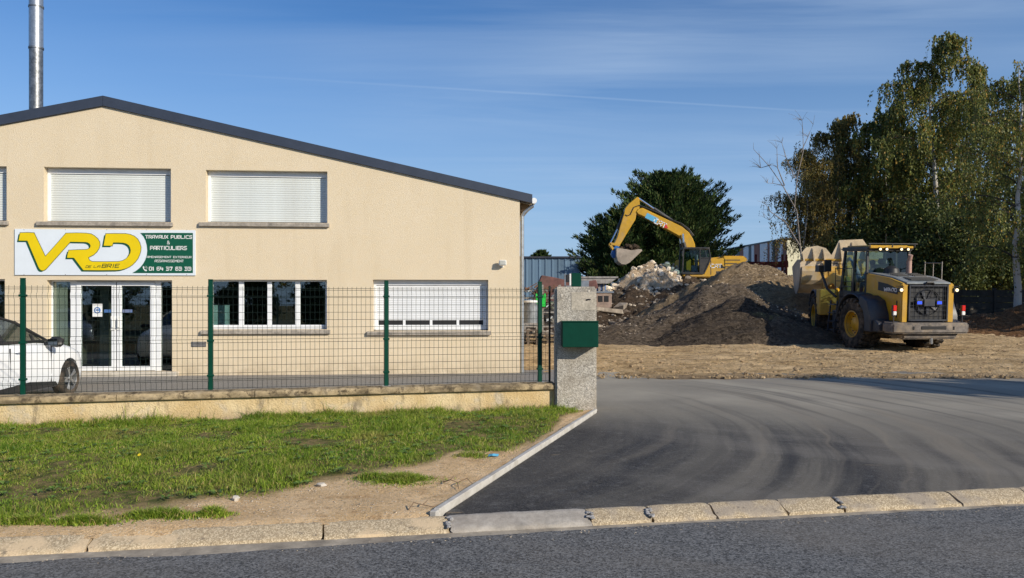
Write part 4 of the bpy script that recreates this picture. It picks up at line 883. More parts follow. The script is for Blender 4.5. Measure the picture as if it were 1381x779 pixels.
# ================================================================ CARS
def make_car(label, paint, name='parked_car', group=None):
    """hatchback; local x forward, front axle at x=0, z up"""
    car = thing(name, label, 'car', (0,0,0), 0, group)
    st = [ # x, halfwidth, z bottom, z belt/top, crown
        (.78,.50,.32,.56,.02),(.72,.64,.22,.66,.03),(.62,.76,.20,.74,.04),(.40,.83,.20,.82,.05),(.0,.865,.20,.90,.05),(-.45,.875,.19,.955,.05),(-.75,.875,.19,.985,.04),
        (-1.3,.875,.19,1.0,.03),(-1.9,.875,.19,1.01,.03),(-2.5,.87,.20,1.03,.03),(-2.85,.855,.22,1.04,.03),(-3.12,.82,.26,1.03,.03),(-3.24,.74,.36,.98,.03),(-3.27,.62,.45,.86,.02)]
    m = MB(); sec = []
    for x, h, zb, zt, cr in st:
        e = [(0,zb),(h*.6,zb),(h-.07,zb+.01),(h-.015,zb+.10),(h,(zb*.55+zt*.45)),(h-.008,zt-.22 if zt > .8 else (zb+zt)/2+.03),(h-.03,zt-.08),(h-.085,zt-.015),(h*.6,zt+cr*.75),(0,zt+cr)]
        sec.append([(x, y, z) for y, z in e]+[(x, -y, z) for y, z in e[-2:0:-1]])
    q = len(sec[0])
    for s_ in sec: m.v += s_
    m.f = [(k*q+j, k*q+(j+1) % q, (k+1)*q+(j+1) % q, (k+1)*q+j) for k in range(len(sec)-1) for j in range(q)]+[tuple(range(q)), tuple(range(len(sec)*q-1, (len(sec)-1)*q-1, -1))]
    body = m.build('body', paint, car)
    bm = bmesh.new(); bm.from_mesh(body.data); bmesh.ops.recalc_face_normals(bm, faces=bm.faces)
    bmesh.ops.subdivide_edges(bm, edges=bm.edges, cuts=1, smooth=.6, use_grid_fill=True); bm.to_mesh(body.data); bm.free()
    # wheel arches cut out of the body
    cut = MB()
    for x in (0, -2.54): cut.cyl((x, -1.2, .31), (x, -.60, .31), .36, n=36); cut.cyl((x, .60, .31), (x, 1.2, .31), .36, n=36)
    co = cut.build('arch_cutter', M['black']); md = body.modifiers.new('arches', 'BOOLEAN'); md.object = co; md.operation = 'DIFFERENCE'; md.solver = 'EXACT'
    dg = bpy.context.evaluated_depsgraph_get(); me = bpy.data.meshes.new_from_object(body.evaluated_get(dg)); body.modifiers.clear(); body.data = me; me.name = 'body'
    bpy.data.objects.remove(co); me.polygons.foreach_set('use_smooth', [True]*len(me.polygons)); me.set_sharp_from_angle(angle=R(35)); me.materials.clear(); me.materials.append(paint)
    m = MB(); m.box(-3.1, .6, -.60, .60, .16, .30)
    for x in (0, -2.54): m.box(x-.37, x+.37, -.59, .59, .3, .72)
    m.build('underbody', M['black'], car)
    for s_ in (-1, 1):
        m = MB(); m.prism([(-.42,.22),(-2.12,.22),(-2.05,.32),(-1.25,.36),(-.50,.30)], s_*.868, s_*.884, 'xzy'); m.build('sill_reflection', M['black'], car)  # dark reflection along the lower doors, put in as a black plate
    # greenhouse: dark glass volume with painted roof and pillars
    prof_top = [(-.62,.99),(-.95,1.17),(-1.28,1.34),(-1.62,1.42),(-2.1,1.445),(-2.6,1.42),(-2.95,1.33),(-3.16,1.12),(-3.2,1.02)]
    def wid(x, z): t2 = max(0, min(1, (z-1.0)/.44)); return (.80 if x > -2.9 else .77)-.20*t2
    m = MB(); sec = []
    for x, z in prof_top:
        w1_ = wid(x, 1.0); w2_ = wid(x, z-.02); sec.append([(x,-w1_,.985),(x,-w2_,z-.035),(x,-w2_*.86,z),(x,0,z+.015),(x,w2_*.86,z),(x,w2_,z-.035),(x,w1_,.985)])
    for s_ in sec: m.v += s_
    m.f = [(k*7+j, k*7+(j+1) % 7, (k+1)*7+(j+1) % 7, (k+1)*7+j) for k in range(len(sec)-1) for j in range(7)]
    m.build('windows', M['car_glass'], car, smooth=True)
    m = MB(); sec = []
    for x, z in [p_ for p_ in prof_top if -3.0 <= p_[0] <= -1.2]:
        w2_ = wid(x, z-.02)+.006; sec.append([(x,-w2_,z-.05),(x,-w2_*.87,z+.006),(x,0,z+.023),(x,w2_*.87,z+.006),(x,w2_,z-.05)])
    for s_ in sec: m.v += s_
    m.f = [(k*5+j, k*5+j+1, (k+1)*5+j+1, (k+1)*5+j) for k in range(len(sec)-1) for j in range(4)]
    m.build('roof_panel', paint, car, smooth=True)
    for s_ in (-1, 1):
        m = MB(); m.tube([(-.62, s_*.80, 1.0), (-.95, s_*.725, 1.16), (-1.28, s_*.645, 1.325), (-1.62, s_*.61, 1.40)], .024, 6); m.tube([(-1.62, s_*.61, 1.40), (-2.1, s_*.60, 1.425), (-2.6, s_*.62, 1.40), (-2.95, s_*.66, 1.31), (-3.18, s_*.76, 1.03)], .03, 6)
        m.build('roof_pillar', M['black'] if True else paint, car, smooth=True)
        m = MB(); m.beam((-1.85, s_*.805, 1.0), (-1.95, s_*.612, 1.41), .09, .03, up=(0,1,0)); m.beam((-1.0, s_*.79, 1.0), (-1.0, s_*.735, 1.13), .05, .03, up=(0,1,0)); m.beam((-.62, s_*.803, 1.005), (-3.15, s_*.785, 1.03), .02, .035); m.build('window_trim', M['black'], car)
        m = MB(); m.blob((-.72, s_*1.0, .985), .085, .13, .085, random.Random(1), 10, 6); m.tube([(-.74, s_*.83, .95), (-.74, s_*.92, .97)], .03, 6); mr = m.build('mirror', M['black'], car, smooth=True)
        m = MB(); m.box(-.815, -.806, s_*1.0-.075, s_*1.0+.085, .93, 1.04); m.build('mirror_glass', simple('mirror_glass', C_(.10,.12,.14), .08, 1.0), mr, bevel=.01)
        for x in (-1.55, -2.5):
            m = MB(); m.tube([(x+.10, s_*.868, .86), (x+.06, s_*.905, .865), (x-.08, s_*.905, .865), (x-.12, s_*.868, .86)], .013, 6); m.build('door_handle', paint, car, smooth=True)
        for x, zt in ((-.62, .95), (-1.78, 1.0), (-2.62, 1.0)):
            m = MB(); m.box(x-.004, x+.004, s_*.862, s_*.8785, .30, .93); m.build('door_gap', M['dark_gap'], car)
        m = MB(); m.prism([(.62,.60),(.40,.66),(.18,.72),(.24,.60),(.5,.54)], s_*.60, s_*.735, 'xzy'); m.build('headlight', simple('headlamp_lens', C_(.6,.62,.65), .1, .4), car, bevel=.02)
    seat = MB()
    for x in (-1.5, -2.4):
        for s_ in (-.36, .36): seat.box(x-.12, x+.02, s_-.22, s_+.22, .5, 1.12); seat.box(x-.06, x+.02, s_-.11, s_+.11, 1.12, 1.28)
    seat.build('seat', M['black'], car, bevel=.03)
    for x in (0, -2.54):
        for s_ in (-1, 1):
            wo = bpy.data.objects.new('wheel', None); link(wo, car); wo.location = (x, s_*.79, .31); wo.rotation_euler = (0,0,0 if s_ > 0 else math.pi)
            m = MB(); m.lathe([(.20,-.09),(.29,-.10),(.312,-.08),(.316,0),(.312,.07),(.29,.095),(.215,.09),(.205,.06)], 36, 'y'); m.build('tyre', M['tyre'], wo, smooth=True)
            m = MB(); m.lathe([(.215,.088),(.205,.07),(.20,-.06),(.0,-.06)], 36, 'y'); m.build('rim', M['galv_dark'], wo, smooth=True)
            m = MB()
            for k in range(5):
                a = k*2*math.pi/5
                for da in (-.13, .13): m.beam((.04*math.cos(a), .07, .04*math.sin(a)), (.205*math.cos(a+da), .075, .205*math.sin(a+da)), .03, .02, up=(0,1,0))
            m.cyl((0,.05,0), (0,.085,0), .05, n=16); m.build('spokes', M['galv'], wo, bevel=.003)
    for s_ in (-1, 1): m = MB(); m.box(-3.24, -3.16, s_*.60-.12, s_*.60+.12, .72, .98); m.build('tail_light', M['red'], car, bevel=.02)
    return car
M['car_white'] = simple('white_car_paint', C_(.80,.83,.86), .25, 0, .02, 1, coat=.4)
M['car_silver'] = simple('silver_car_paint', C_(.42,.44,.47), .3, .5, .02, 1, coat=.6)
c1 = make_car('white hatchback parked behind the fence with its nose towards the entrance', M['car_white'])
c1.location = (-8.72, 13.80, .0); c1.rotation_euler = (0,0,R(92.5))
c2_ = make_car('silver hatchback parked at the roadside, seen only as a reflection in the glass doors', M['car_silver'])
c2_.location = (-15.0, 4.2, -.03); c2_.rotation_euler = (0,0,R(60))
# ================================================================ THE YARD
def sm(a, b, x): t = max(0, min(1, (x-a)/(b-a))); return t*t*(3-2*t)
def yard_z(x, y):
    z = .32*min(1, max(0, (y-27.4)/4.4))*sm(5, 11, x)+.35*sm(32, 46, y)*sm(4, 10, x)+.25*sm(34, 45, y)
    z += .06*fbm(x*.35, y*.5, 3)*sm(17, 19, y)
    if y < 34: z += (.045*fbm(x*.7, y*3.2, 7, 4)+.035*fbm(x*3.5, y*5, 2))*sm(16.6, 17.6, y)
    if y < 30:       # shallow wheel ruts running across the entrance
        for c, k in ((17.9, .03), (18.9, .05), (20.2, -.03), (21.3, -.02), (22.6, .02), (24.2, .04), (26., -.02)):
            d_ = abs(y-(c+k*x+.5*fbm(x*.2, c))); 
            if d_ < .35: z -= .09*math.cos(d_/.35*1.57)**2*(1 if fbm(x*.3, c+5) > -.2 else .3)
    return z
def m_dirt(name, a, b, c3, sc_=1.0, spk=.5):
    t = NT(name); c = t.mix(t.ramp(t.noise(.55*sc_, 6, .62, dist=.4), .36, .64), a, b)
    c = t.mix(t.ramp(t.noise(1., 8, .72, co=t.coord((.45*sc_, 3.2*sc_, 1))), .50, .62, 0, .8), c, c3)
    c = t.mix(t.ramp(t.noise(9, 6, .8), .52, .60, 0, spk), c, C_(*[v*.45 for v in c3[:3]])); c = t.mix(t.ramp(t.noise(24, 4, .8), .57, .64, 0, .5), c, C_(.72,.60,.43))
    ms = t.noise(2.2, 9, .85); c = t.mix(t.ramp(ms, .52, .62, 0, .7), c, C_(*[v*.55 for v in c3[:3]])); c = t.mix(t.ramp(ms, .47, .34, 0, .5), c, C_(.86,.68,.44)); 
    if name == 'sandy_dirt': sy = t.n('ShaderNodeSeparateXYZ'); t.l(t.coord(), sy.inputs[0]); yy_ = t.math('ADD', sy.outputs[1], t.math('MULTIPLY', t.noise(.7, 6, .7), 2.2)); c = t.mix(t.ramp(yy_, 18.9, 17.9, 0, .8), c, C_(.20,.155,.11))
    t.col(c); t.bump(t.noise(9, 9, .8), .16); return t.set(.95, spec=.1)
M['dirt'] = m_dirt('sandy_dirt', C_(.60,.42,.22), C_(.80,.59,.345), C_(.31,.205,.105))
ys = [16.2]+[16.6+.11*i for i in range(160)]; y = ys[-1]
while y < 120: y *= 1.02; ys.append(y)
xs = [-.6+.16*i for i in range(190)]; x = xs[-1]
while x < 110: x += .16+(x-29)*.06; xs.append(x)
yb = lambda x: 16.75+.35*fbm(x*.35, 1)+.15*fbm(x*2, 4)+(1.5*sm(3.2, 1.4, x)) - .35*sm(8, 20, x)
V = np.zeros((len(xs), len(ys), 3))
for i, x in enumerate(xs):
    b0 = yb(x)
    for j, y in enumerate(ys):
        yy = b0+(y-16.2)*(1-(b0-16.2)/30*(1-sm(16, 40, y))*.0) if y < 30 else y+(b0-16.2)*max(0, 1-(y-30)/20)
        z = yard_z(x, yy)+.012+.035*sm(0, .7, yy-b0)*(1+.6*fbm(x*2.5, yy*3)); 
        if j == 0: z = -.02
        V[i, j] = (x, yy, z)
nx_, ny_ = len(xs), len(ys); I = np.arange(nx_*ny_).reshape(nx_, ny_)
Fq = np.stack([I[:-1,:-1], I[1:,:-1], I[1:,1:], I[:-1,1:]], -1).reshape(-1, 4)
np_mesh('dirt_yard', V.reshape(-1, 3), Fq, M['dirt'], kind='structure', smooth=True)
# clods and stones on the dirt
rs = random.Random(11)
def stones(name, n, fpos, s0, s1, mat, parent=None, flat=.7):
    m = MB()
    for _ in range(n):
        p = fpos()
        if p is None: continue
        s_ = s0*(s1/s0)**(rs.random()**2.2); m.blob(p, s_*rs.uniform(.7,1.2), s_*rs.uniform(.7,1.2), s_*flat*rs.uniform(.7,1.2), rs, 5, 3)
    return m.build(name, mat, parent, kind='stuff', fix=False)
def fp_():
    x = rs.uniform(1, 26); y = 16.8+rs.random()**1.5*12; return (x, y, yard_z(x, y)+.04)
stones('clods', 5200, fp_, .015, .075, simple('clod', C_(.36,.26,.15), .95, 0, .35, 15))

# ---- heaps ------------------------------------------------------
def heap(name, label, cat, cx, cy, peaks, ext, res, mat, seed=0, rough=.12, fine=.03):
    """surface over ext=(x0,x1,y0,y1) relative to cx,cy; peaks = (x,y,height,run,stretch x, stretch y, angle)"""
    t = thing(name, label, cat, (cx, cy, 0)); x0, x1, y0, y1 = ext
    nx = int((x1-x0)/res)+1; ny = int((y1-y0)/res)+1; Vv = np.zeros((nx, ny, 3)); hts = {}
    for i in range(nx):
        for j in range(ny):
            x = x0+i*res; y = y0+j*res; h = -1
            xx = x+.35*fbm(x*.5, y*.5, seed); yy = y+.35*fbm(x*.5, y*.5, seed+9)
            for (px, py, ph, run, sx, sy, an) in peaks:
                dx_, dy_ = xx-px, yy-py; c, s_ = math.cos(R(an)), math.sin(R(an)); u = (dx_*c+dy_*s_)/sx; v_ = (-dx_*s_+dy_*c)/sy
                r_ = math.hypot(u, v_)/run; q = ph*(1-r_) if r_ < .8 else ph*.2*math.exp(-(r_-.8)*5)-.02
                if r_ < .16: q = ph*(1-.08-r_*r_*3.1)
                h = max(h, q)
            gz = yard_z(cx+x, cy+y)
            e = sm(0, .8, min(x-x0, x1-x, y-y0, y1-y)); z = h+(rough*1.3*fbm(x*.8, y*.8, seed)+rough*.6*fbm(x*2.1, y*2.1, seed+5)+fine*fbm(x*4, y*4, seed+3))*sm(-.2, .8, h)
            z = z*e+gz*1.0-.15*(1-e) if h < .9 else z+gz
            Vv[i, j] = (x, y, z)
    I = np.arange(nx*ny).reshape(nx, ny); Fq = np.stack([I[:-1,:-1], I[1:,:-1], I[1:,1:], I[:-1,1:]], -1).reshape(-1, 4)
    np_mesh('heap_surface', Vv.reshape(-1, 3), Fq, mat, t, smooth=True)
    def zat(x, y):
        i = int(max(0, min(nx-1, (x-x0)/res))); j = int(max(0, min(ny-1, (y-y0)/res))); return Vv[i, j, 2]
    return t, zat
def m_gravel(name, a, b, c3, speck):
    t = NT(name); v = t.n('ShaderNodeTexVoronoi'); v.inputs['Scale'].default_value = 11; t.l(t.coord(), v.inputs[0]); h_ = t.n('ShaderNodeSeparateColor'); t.l(v.outputs['Color'], h_.inputs[0])
    c = t.mix(t.ramp(h_.outputs[0], .1, .9), a, b); c = t.mix(t.ramp(t.noise(.45, 5, .6), .42, .6, 0, .85), c, c3)
    c = t.mix(t.ramp(t.noise(9, 6, .8), .58, .66, 0, speck), c, C_(.52,.45,.36)); ms = t.noise(3.5, 9, .9); c = t.mix(t.ramp(ms, .53, .64, 0, .6), c, C_(*[min(1, v*2.1) for v in b[:3]])); c = t.mix(t.ramp(ms, .47, .36, 0, .6), c, C_(*[v*.4 for v in a[:3]])); t.col(c); t.bump(t.noise(6, 9, .85), .25); return t.set(.95, spec=.1)
M['grav_brown'] = m_gravel('brown_gravel', C_(.17,.12,.07), C_(.42,.31,.19), C_(.34,.245,.14), .4)
M['grav_dark'] = m_gravel('dark_gravel', C_(.036,.029,.023), C_(.14,.11,.082), C_(.08,.063,.048), .5)
M['grav_grey'] = m_gravel('grey_gravel', C_(.065,.050,.036), C_(.25,.195,.14), C_(.15,.115,.082), .55)
M['rubble_dark'] = m_gravel('dark_rubble_soil', C_(.05,.038,.028), C_(.13,.095,.065), C_(.09,.06,.04), .2)
M['rubble_pale'] = m_gravel('pale_rubble_soil', C_(.50,.36,.22), C_(.72,.57,.40), C_(.60,.44,.29), .6)
M['earth_red'] = m_gravel('red_brown_earth', C_(.16,.085,.04), C_(.30,.17,.085), C_(.22,.12,.06), .1)
M['rub_pale'] = simple('pale_rubble_block', C_(.76,.66,.52), .9, 0, .2, 3, C_(.48,.34,.22), .5)
M['rub_dark'] = simple('grey_rubble_block', C_(.22,.18,.14), .9, 0, .3, 3, C_(.10,.07,.05), .7)
def scatter_on(t, zat, n, ext, s0, s1, mat, name='stones', hmin=.2, cond=None, flat=.7):
    def f():
        x = rs.uniform(ext[0], ext[1]); y = rs.uniform(ext[2], ext[3]); z = zat(x, y)
        if z < hmin or (cond and not cond(x, y, z)): return None
        return (x, y, z)
    return stones(name, n, f, s0, s1, mat, t, flat)
t, za = heap('gravel_heap', 'tall brown gravel heap whose rounded peak stands right of the excavator', 'heap', 11.8, 39, [(.15,0,3.3,7.0,1,1,0),(-2.6,-1.5,1.5,6.2,1,1,0),(-4.2,-3.2,1.1,5.2,1.1,1,0),(3.4,1.2,1.8,5.5,1.2,1,0)], (-11,9.5,-10,8), .17, M['grav_brown'], 1, .14, .05)
scatter_on(t, za, 4500, (-10,9,-9,4), .02, .08, M['rub_dark']); scatter_on(t, za, 1200, (-10,9,-9,4), .02, .07, M['rub_pale'], 'pale_stones')
t, za = heap('gravel_heap', 'dark grey gravel heap sloping down to the left in front of the excavator', 'heap', 8.8, 35.2, [(.5,0,2.42,5.4,1.0,1,0),(-1.6,-.9,1.35,4.9,1.1,1,0),(2,.3,1.5,4.2,1,1,0)], (-7,6,-6.2,5), .15, M['grav_grey'], 4, .12, .05)
scatter_on(t, za, 4500, (-6.5,5.5,-6,3), .02, .07, M['rub_dark']); scatter_on(t, za, 900, (-6.5,5.5,-6,3), .02, .05, M['rub_pale'], 'pale_stones')
t, za = heap('gravel_heap', 'low blackish gravel heap with a sharp crest in front of the taller heaps', 'heap', 9.0, 32.0, [(.35,0,1.75,3.4,1.0,1,0),(-.9,-.4,1.2,3.1,1.15,1,12),(1.3,.1,1.0,2.5,1,1,0)], (-5.5,5,-3.6,4), .11, M['grav_dark'], 6, .07, .045)
scatter_on(t, za, 4500, (-5.2,4.6,-3.4,2.6), .015, .055, M['grav_dark'], hmin=.1); scatter_on(t, za, 700, (-5.2,4.6,-3.4,2.6), .015, .04, M['rub_dark'], 'grey_stones', hmin=.1)
t, za = heap('gravel_heap', 'small grey gravel mound nearest to the entrance, left of the loader', 'heap', 10.3, 30.7, [(0,0,.95,2.6,1.2,.9,0),(1.3,-.1,.5,2.2,1.2,.9,0)], (-4,4.2,-2.8,3), .10, M['grav_grey'], 8, .05, .04)
scatter_on(t, za, 3000, (-3.8,4,-2.7,2.6), .015, .045, M['grav_grey'], hmin=.06)
M['slab_'] = simple('dusty_stone', C_(.50,.43,.34), .9, 0, .25, 3, C_(.25,.19,.14), .5)
t, za = heap('soil_bank', 'dark earth and rubble bank below the excavator, strewn with broken slabs', 'heap', 7.6, 45.5, [(-2.2,1.0,1.6,5.2,1.2,1,0),(2.6,4.5,2.6,7.5,1.4,1,0),(-.3,2.2,2.3,5.5,1.2,1,0),(-3.2,-3,.8,4,1.2,1,0)], (-9,11,-9,12), .2, M['rubble_dark'], 12, .35, .12)
scatter_on(t, za, 1500, (-8,5,-9,6), .05, .26, M['rub_dark'], hmin=.1, flat=.55); scatter_on(t, za, 900, (-7.5,2,-8,5), .05, .20, M['slab_'], 'pale_stones', hmin=.1, flat=.5)
M['slab'] = simple('dirty_slab', C_(.34,.29,.23), .9, 0, .25, 3, C_(.12,.09,.07), .7)
sl = [(-2.4,-2.6,1.7,.25,.9,.4),(-3.6,-4.4,.9,.16,.55,.3),(-1.4,-1.2,1.0,.2,.6,1.1),(-4.6,-5.6,1.1,.14,.6,.1),(-5.4,-4.2,.8,.16,.5,-.5),(-3.0,-6.2,.9,.14,.5,.8),(-5.8,-7.2,.8,.13,.5,-.2),(-2.2,-5.0,.7,.18,.45,-.8),(-6.3,-6.2,.7,.15,.5,1.4),(-4.3,-3.2,.6,.2,.4,2.2)]
for (x, y, l_, h_, w_, a_) in sl:
    m = MB(); m.box(-l_/2, l_/2, -w_/2, w_/2, -h_/2, h_/2)
    for q in range(8): m.v[q] = tuple(c+rs.uniform(-.06, .06) for c in m.v[q])
    o = m.build('concrete_slab', M['slab'], t, bevel=.02); o.location = (x, y, za(x, y)+.08); o.rotation_euler = (rs.uniform(-.4,.5), rs.uniform(-.5,.4), a_)
t, za = heap('rubble_heap', 'pale heap of broken stone and mortar rubble to the left of the excavator', 'heap', 8.6, 50.0, [(.35,0,3.75,5.6,1.0,1,0),(-1.5,-.6,2.6,5,1,1,0),(2.0,0,3.2,4.6,1,1,0)], (-7,7,-7,6), .2, M['rubble_pale'], 15, .4, .16)
scatter_on(t, za, 2600, (-6.5,6,-6.5,2), .06, .27, M['rub_pale'], hmin=.6, flat=.75)
t, za = heap('earth_heap', 'reddish brown earth heap under the white birch trunk at the right edge', 'heap', 23.2, 34.5, [(0,0,1.25,4.2,1.1,1,0),(2.6,.4,1.5,4,1.2,1,0),(-2.2,-.4,.5,3,1.2,1,0)], (-6,8,-4.5,4.5), .15, M['earth_red'], 18, .22, .12)
scatter_on(t, za, 1200, (-5,7,-4,3), .03, .12, simple('earth_clod', C_(.22,.12,.06), .95, 0, .3, 10), hmin=.1)

# ================================================================ WHEEL LOADER
ld = thing('wheel_loader', 'big yellow wheel loader seen from behind with its bucket raised', 'wheel loader', (13.55, 27.9, 0.0), rot=(0, -.055, R(96)))
def wheel(par, x, side, r_=.875, w_=.62):
    wo = bpy.data.objects.new('wheel', None); link(wo, par); wo.location = (x, side*1.13, r_); wo.rotation_euler = (0, .3*x, 0 if side > 0 else math.pi)
    h = w_/2; m = MB(); m.lathe([(.40,-h*.8),(.62,-h*1.0),(.79,-h*.93),(.835,-h*.7),(.84,0),(.835,h*.7),(.79,h*.93),(.62,h*1.02),(.44,h*.86),(.40,h*.7)], 44, 'y'); m.build('tyre', M['tyre'], wo, smooth=True)
    m = MB()
    for k in range(22):
        for s_ in (-1, 1):
            a = (k+(.5 if s_ > 0 else 0))*2*math.pi/22; ca, sa = math.cos(a), math.sin(a); a2 = a+.10; 
            p0 = (.855*ca, s_*h*.97, .855*sa); p1 = (.862*math.cos(a2), s_*.02, .862*math.sin(a2)); p2 = (.76*ca, s_*h*1.0, .76*sa)
            m.beam(p0, p1, .13, .055, up=(ca, 0, sa)); m.beam(p2, p0, .12, .05, up=(0, 1, 0))
    m.build('tread', M['tyre'], wo, bevel=.008)
    m = MB(); m.lathe([(.45,h*.84),(.455,h*.90),(.43,h*.92),(.41,h*.75),(.37,h*.35),(.26,h*.22),(.24,h*.5),(.19,h*.62),(0,h*.66)], 36, 'y'); m.build('rim', M['yellow'], wo, smooth=True)
    m = MB()
    for k in range(14): a = k*2*math.pi/14; m.cyl((.315*math.cos(a), h*.25, .315*math.sin(a)), (.315*math.cos(a), h*.42, .315*math.sin(a)), .022, n=6)
    m.cyl((0,-h*.9,0), (0,h*.2,0), .25, n=20); m.build('hub_bolts', M['frame_dark'], wo)
for x in (0, 3.45):
    for s_ in (1, -1): wheel(ld, x, s_)
m = MB(); m.cyl((0,-.85,.875),(0,.85,.875),.2,n=16); m.box(-.35,.35,-.3,.3,.6,1.15); m.build('axle', M['frame_dark'], ld, bevel=.03)
m = MB(); m.cyl((3.45,-.85,.875),(3.45,.85,.875),.2,n=16); m.box(3.1,3.8,-.3,.3,.6,1.15); m.build('front_axle', M['frame_dark'], ld, bevel=.03)
m = MB(); m.box(-1.7,1.9,-.52,.52,.72,1.3); m.box(-1.9,-.95,-1.10,1.10,.66,1.1); m.box(.95,1.7,-1.2,1.2,.62,1.25); m.build('rear_frame', M['frame_dark'], ld, bevel=.03)
# hood
m = MB()
for s_ in (1, -1):
    m.prism([(-1.95,1.08),(-1.95,2.30),(-1.2,2.46),(.12,2.58),(.12,1.45),(-.2,1.38),(-.85,1.40),(-1.05,1.08)], s_*.72, s_*.86, 'xzy')
m.box(-1.955,-1.85,.655,.87,1.06,2.29); m.box(-1.955,-1.85,-.87,-.655,1.06,2.29); m.box(-1.2,.10,-.72,.72,1.3,1.7)
m.build('hood_side', M['yellow'], ld, bevel=.03, seg=2, smooth=True)
m = MB(); m.prism([(-1.97,2.27),(-1.98,2.33),(-1.2,2.50),(.13,2.62),(.13,2.56),(-1.2,2.44)], -.74, .74, 'xzy'); m.build('hood_top', M['grey_hood'], ld, bevel=.02)
for (x0_, x1_, y0_, y1_) in ((-1.1,-.5,-.5,-.1),(-1.1,-.5,.1,.5),(-1.75,-1.3,-.45,.45)):
    m = MB()
    for k in range(5):
        xx = x0_+(x1_-x0_)*k/5; zz_ = 2.36+(xx+2.0)*.155+(.012); m.box(xx, xx+.06, y0_, y1_, zz_, zz_+.03)
    m.build('hood_vent', M['black'], ld)
# grille
m = MB(); frame_rect(m, -.655, .655, 1.12, 2.26, -.03, .03, .05, .05, .05); 
m.v = [(-1.97+y*-1, x, z) for x, y, z in m.v]; gr = m.build('radiator_grille', M['frame_dark'], ld, bevel=.006)
m = MB()
for k in range(1, 8): yy = -.655+1.31*k/8; m.box(-1.982,-1.970,yy-.004,yy+.004,1.16,2.22)
for k in range(1, 7): zz_ = 1.16+1.06*k/7; m.box(-1.984,-1.972,-.61,.61,zz_-.004,zz_+.004)
m.build('grille_bars', M['frame_dark'], gr)
m = MB(); m.box(-1.90,-1.86,-.62,.62,1.14,2.24); m.build('radiator_core', M['black'], gr)
m = MB(); m.lathe([(.40,0),(.42,-.03),(.40,-.05),(.40,0)], 30, 'x', (-1.91,0,1.72)); 
for k in range(7): a = k*.8976; m.beam((-1.92,.05*math.cos(a),1.72+.05*math.sin(a)), (-1.93,.38*math.cos(a+.2),1.72+.38*math.sin(a+.2)), .12, .01, up=(1,.3,0))
m.build('cooling_fan', M['frame_dark'], gr)
m = MB(); m.box(-2.05,-1.99,-.19,.19,1.58,1.82); m.build('camera_plate', M['frame_dark'], gr, bevel=.02)
for s_ in (1, -1):
    m = MB(); m.box(-2.04,-1.99,s_*.33-.10,s_*.33+.10,1.62,1.78); bl = m.build('blue_lamp', M['black'], gr, bevel=.01)
    m = MB(); m.box(-2.05,-2.041,s_*.33-.075,s_*.33+.075,1.66,1.74); m.build('blue_lens', M['lamp_blue'], bl, bevel=.01)
m = MB(); m.tube([(-1.99,-.15,2.27),(-2.03,-.1,2.34),(-2.03,.1,2.34),(-1.99,.15,2.27)], .035, 8); m.build('grille_latch', M['black'], gr, smooth=True)
# counterweight / bumper
m = MB(); pl = [(-2.28,-.95),(-2.30,0),(-2.28,.95),(-2.16,1.27),(-1.75,1.32),(-1.45,1.20),(-1.45,-1.20),(-1.75,-1.32),(-2.16,-1.27)]
m.prism(pl, .74, 1.075, 'xyz'); m.prism([(-2.12,-.9),(-2.12,.9),(-1.5,1.0),(-1.5,-1.0)], .56, .74, 'xyz'); bw = m.build('counterweight', M['bumper'], ld, bevel=.05, seg=2, smooth=True)
m = MB(); m.box(-2.308,-2.27,-.42,.42,.87,.99); m.box(-2.30,-2.25,.62,.70,.86,.98); m.box(-2.30,-2.25,-.70,-.62,.86,.98); m.build('slot', M['dark_gap'], bw, bevel=.02)
m = MB(); m.cyl((-2.18,0,.60),(-2.18,0,.42),.05,n=12); m.build('tow_pin', M['galv'], bw)
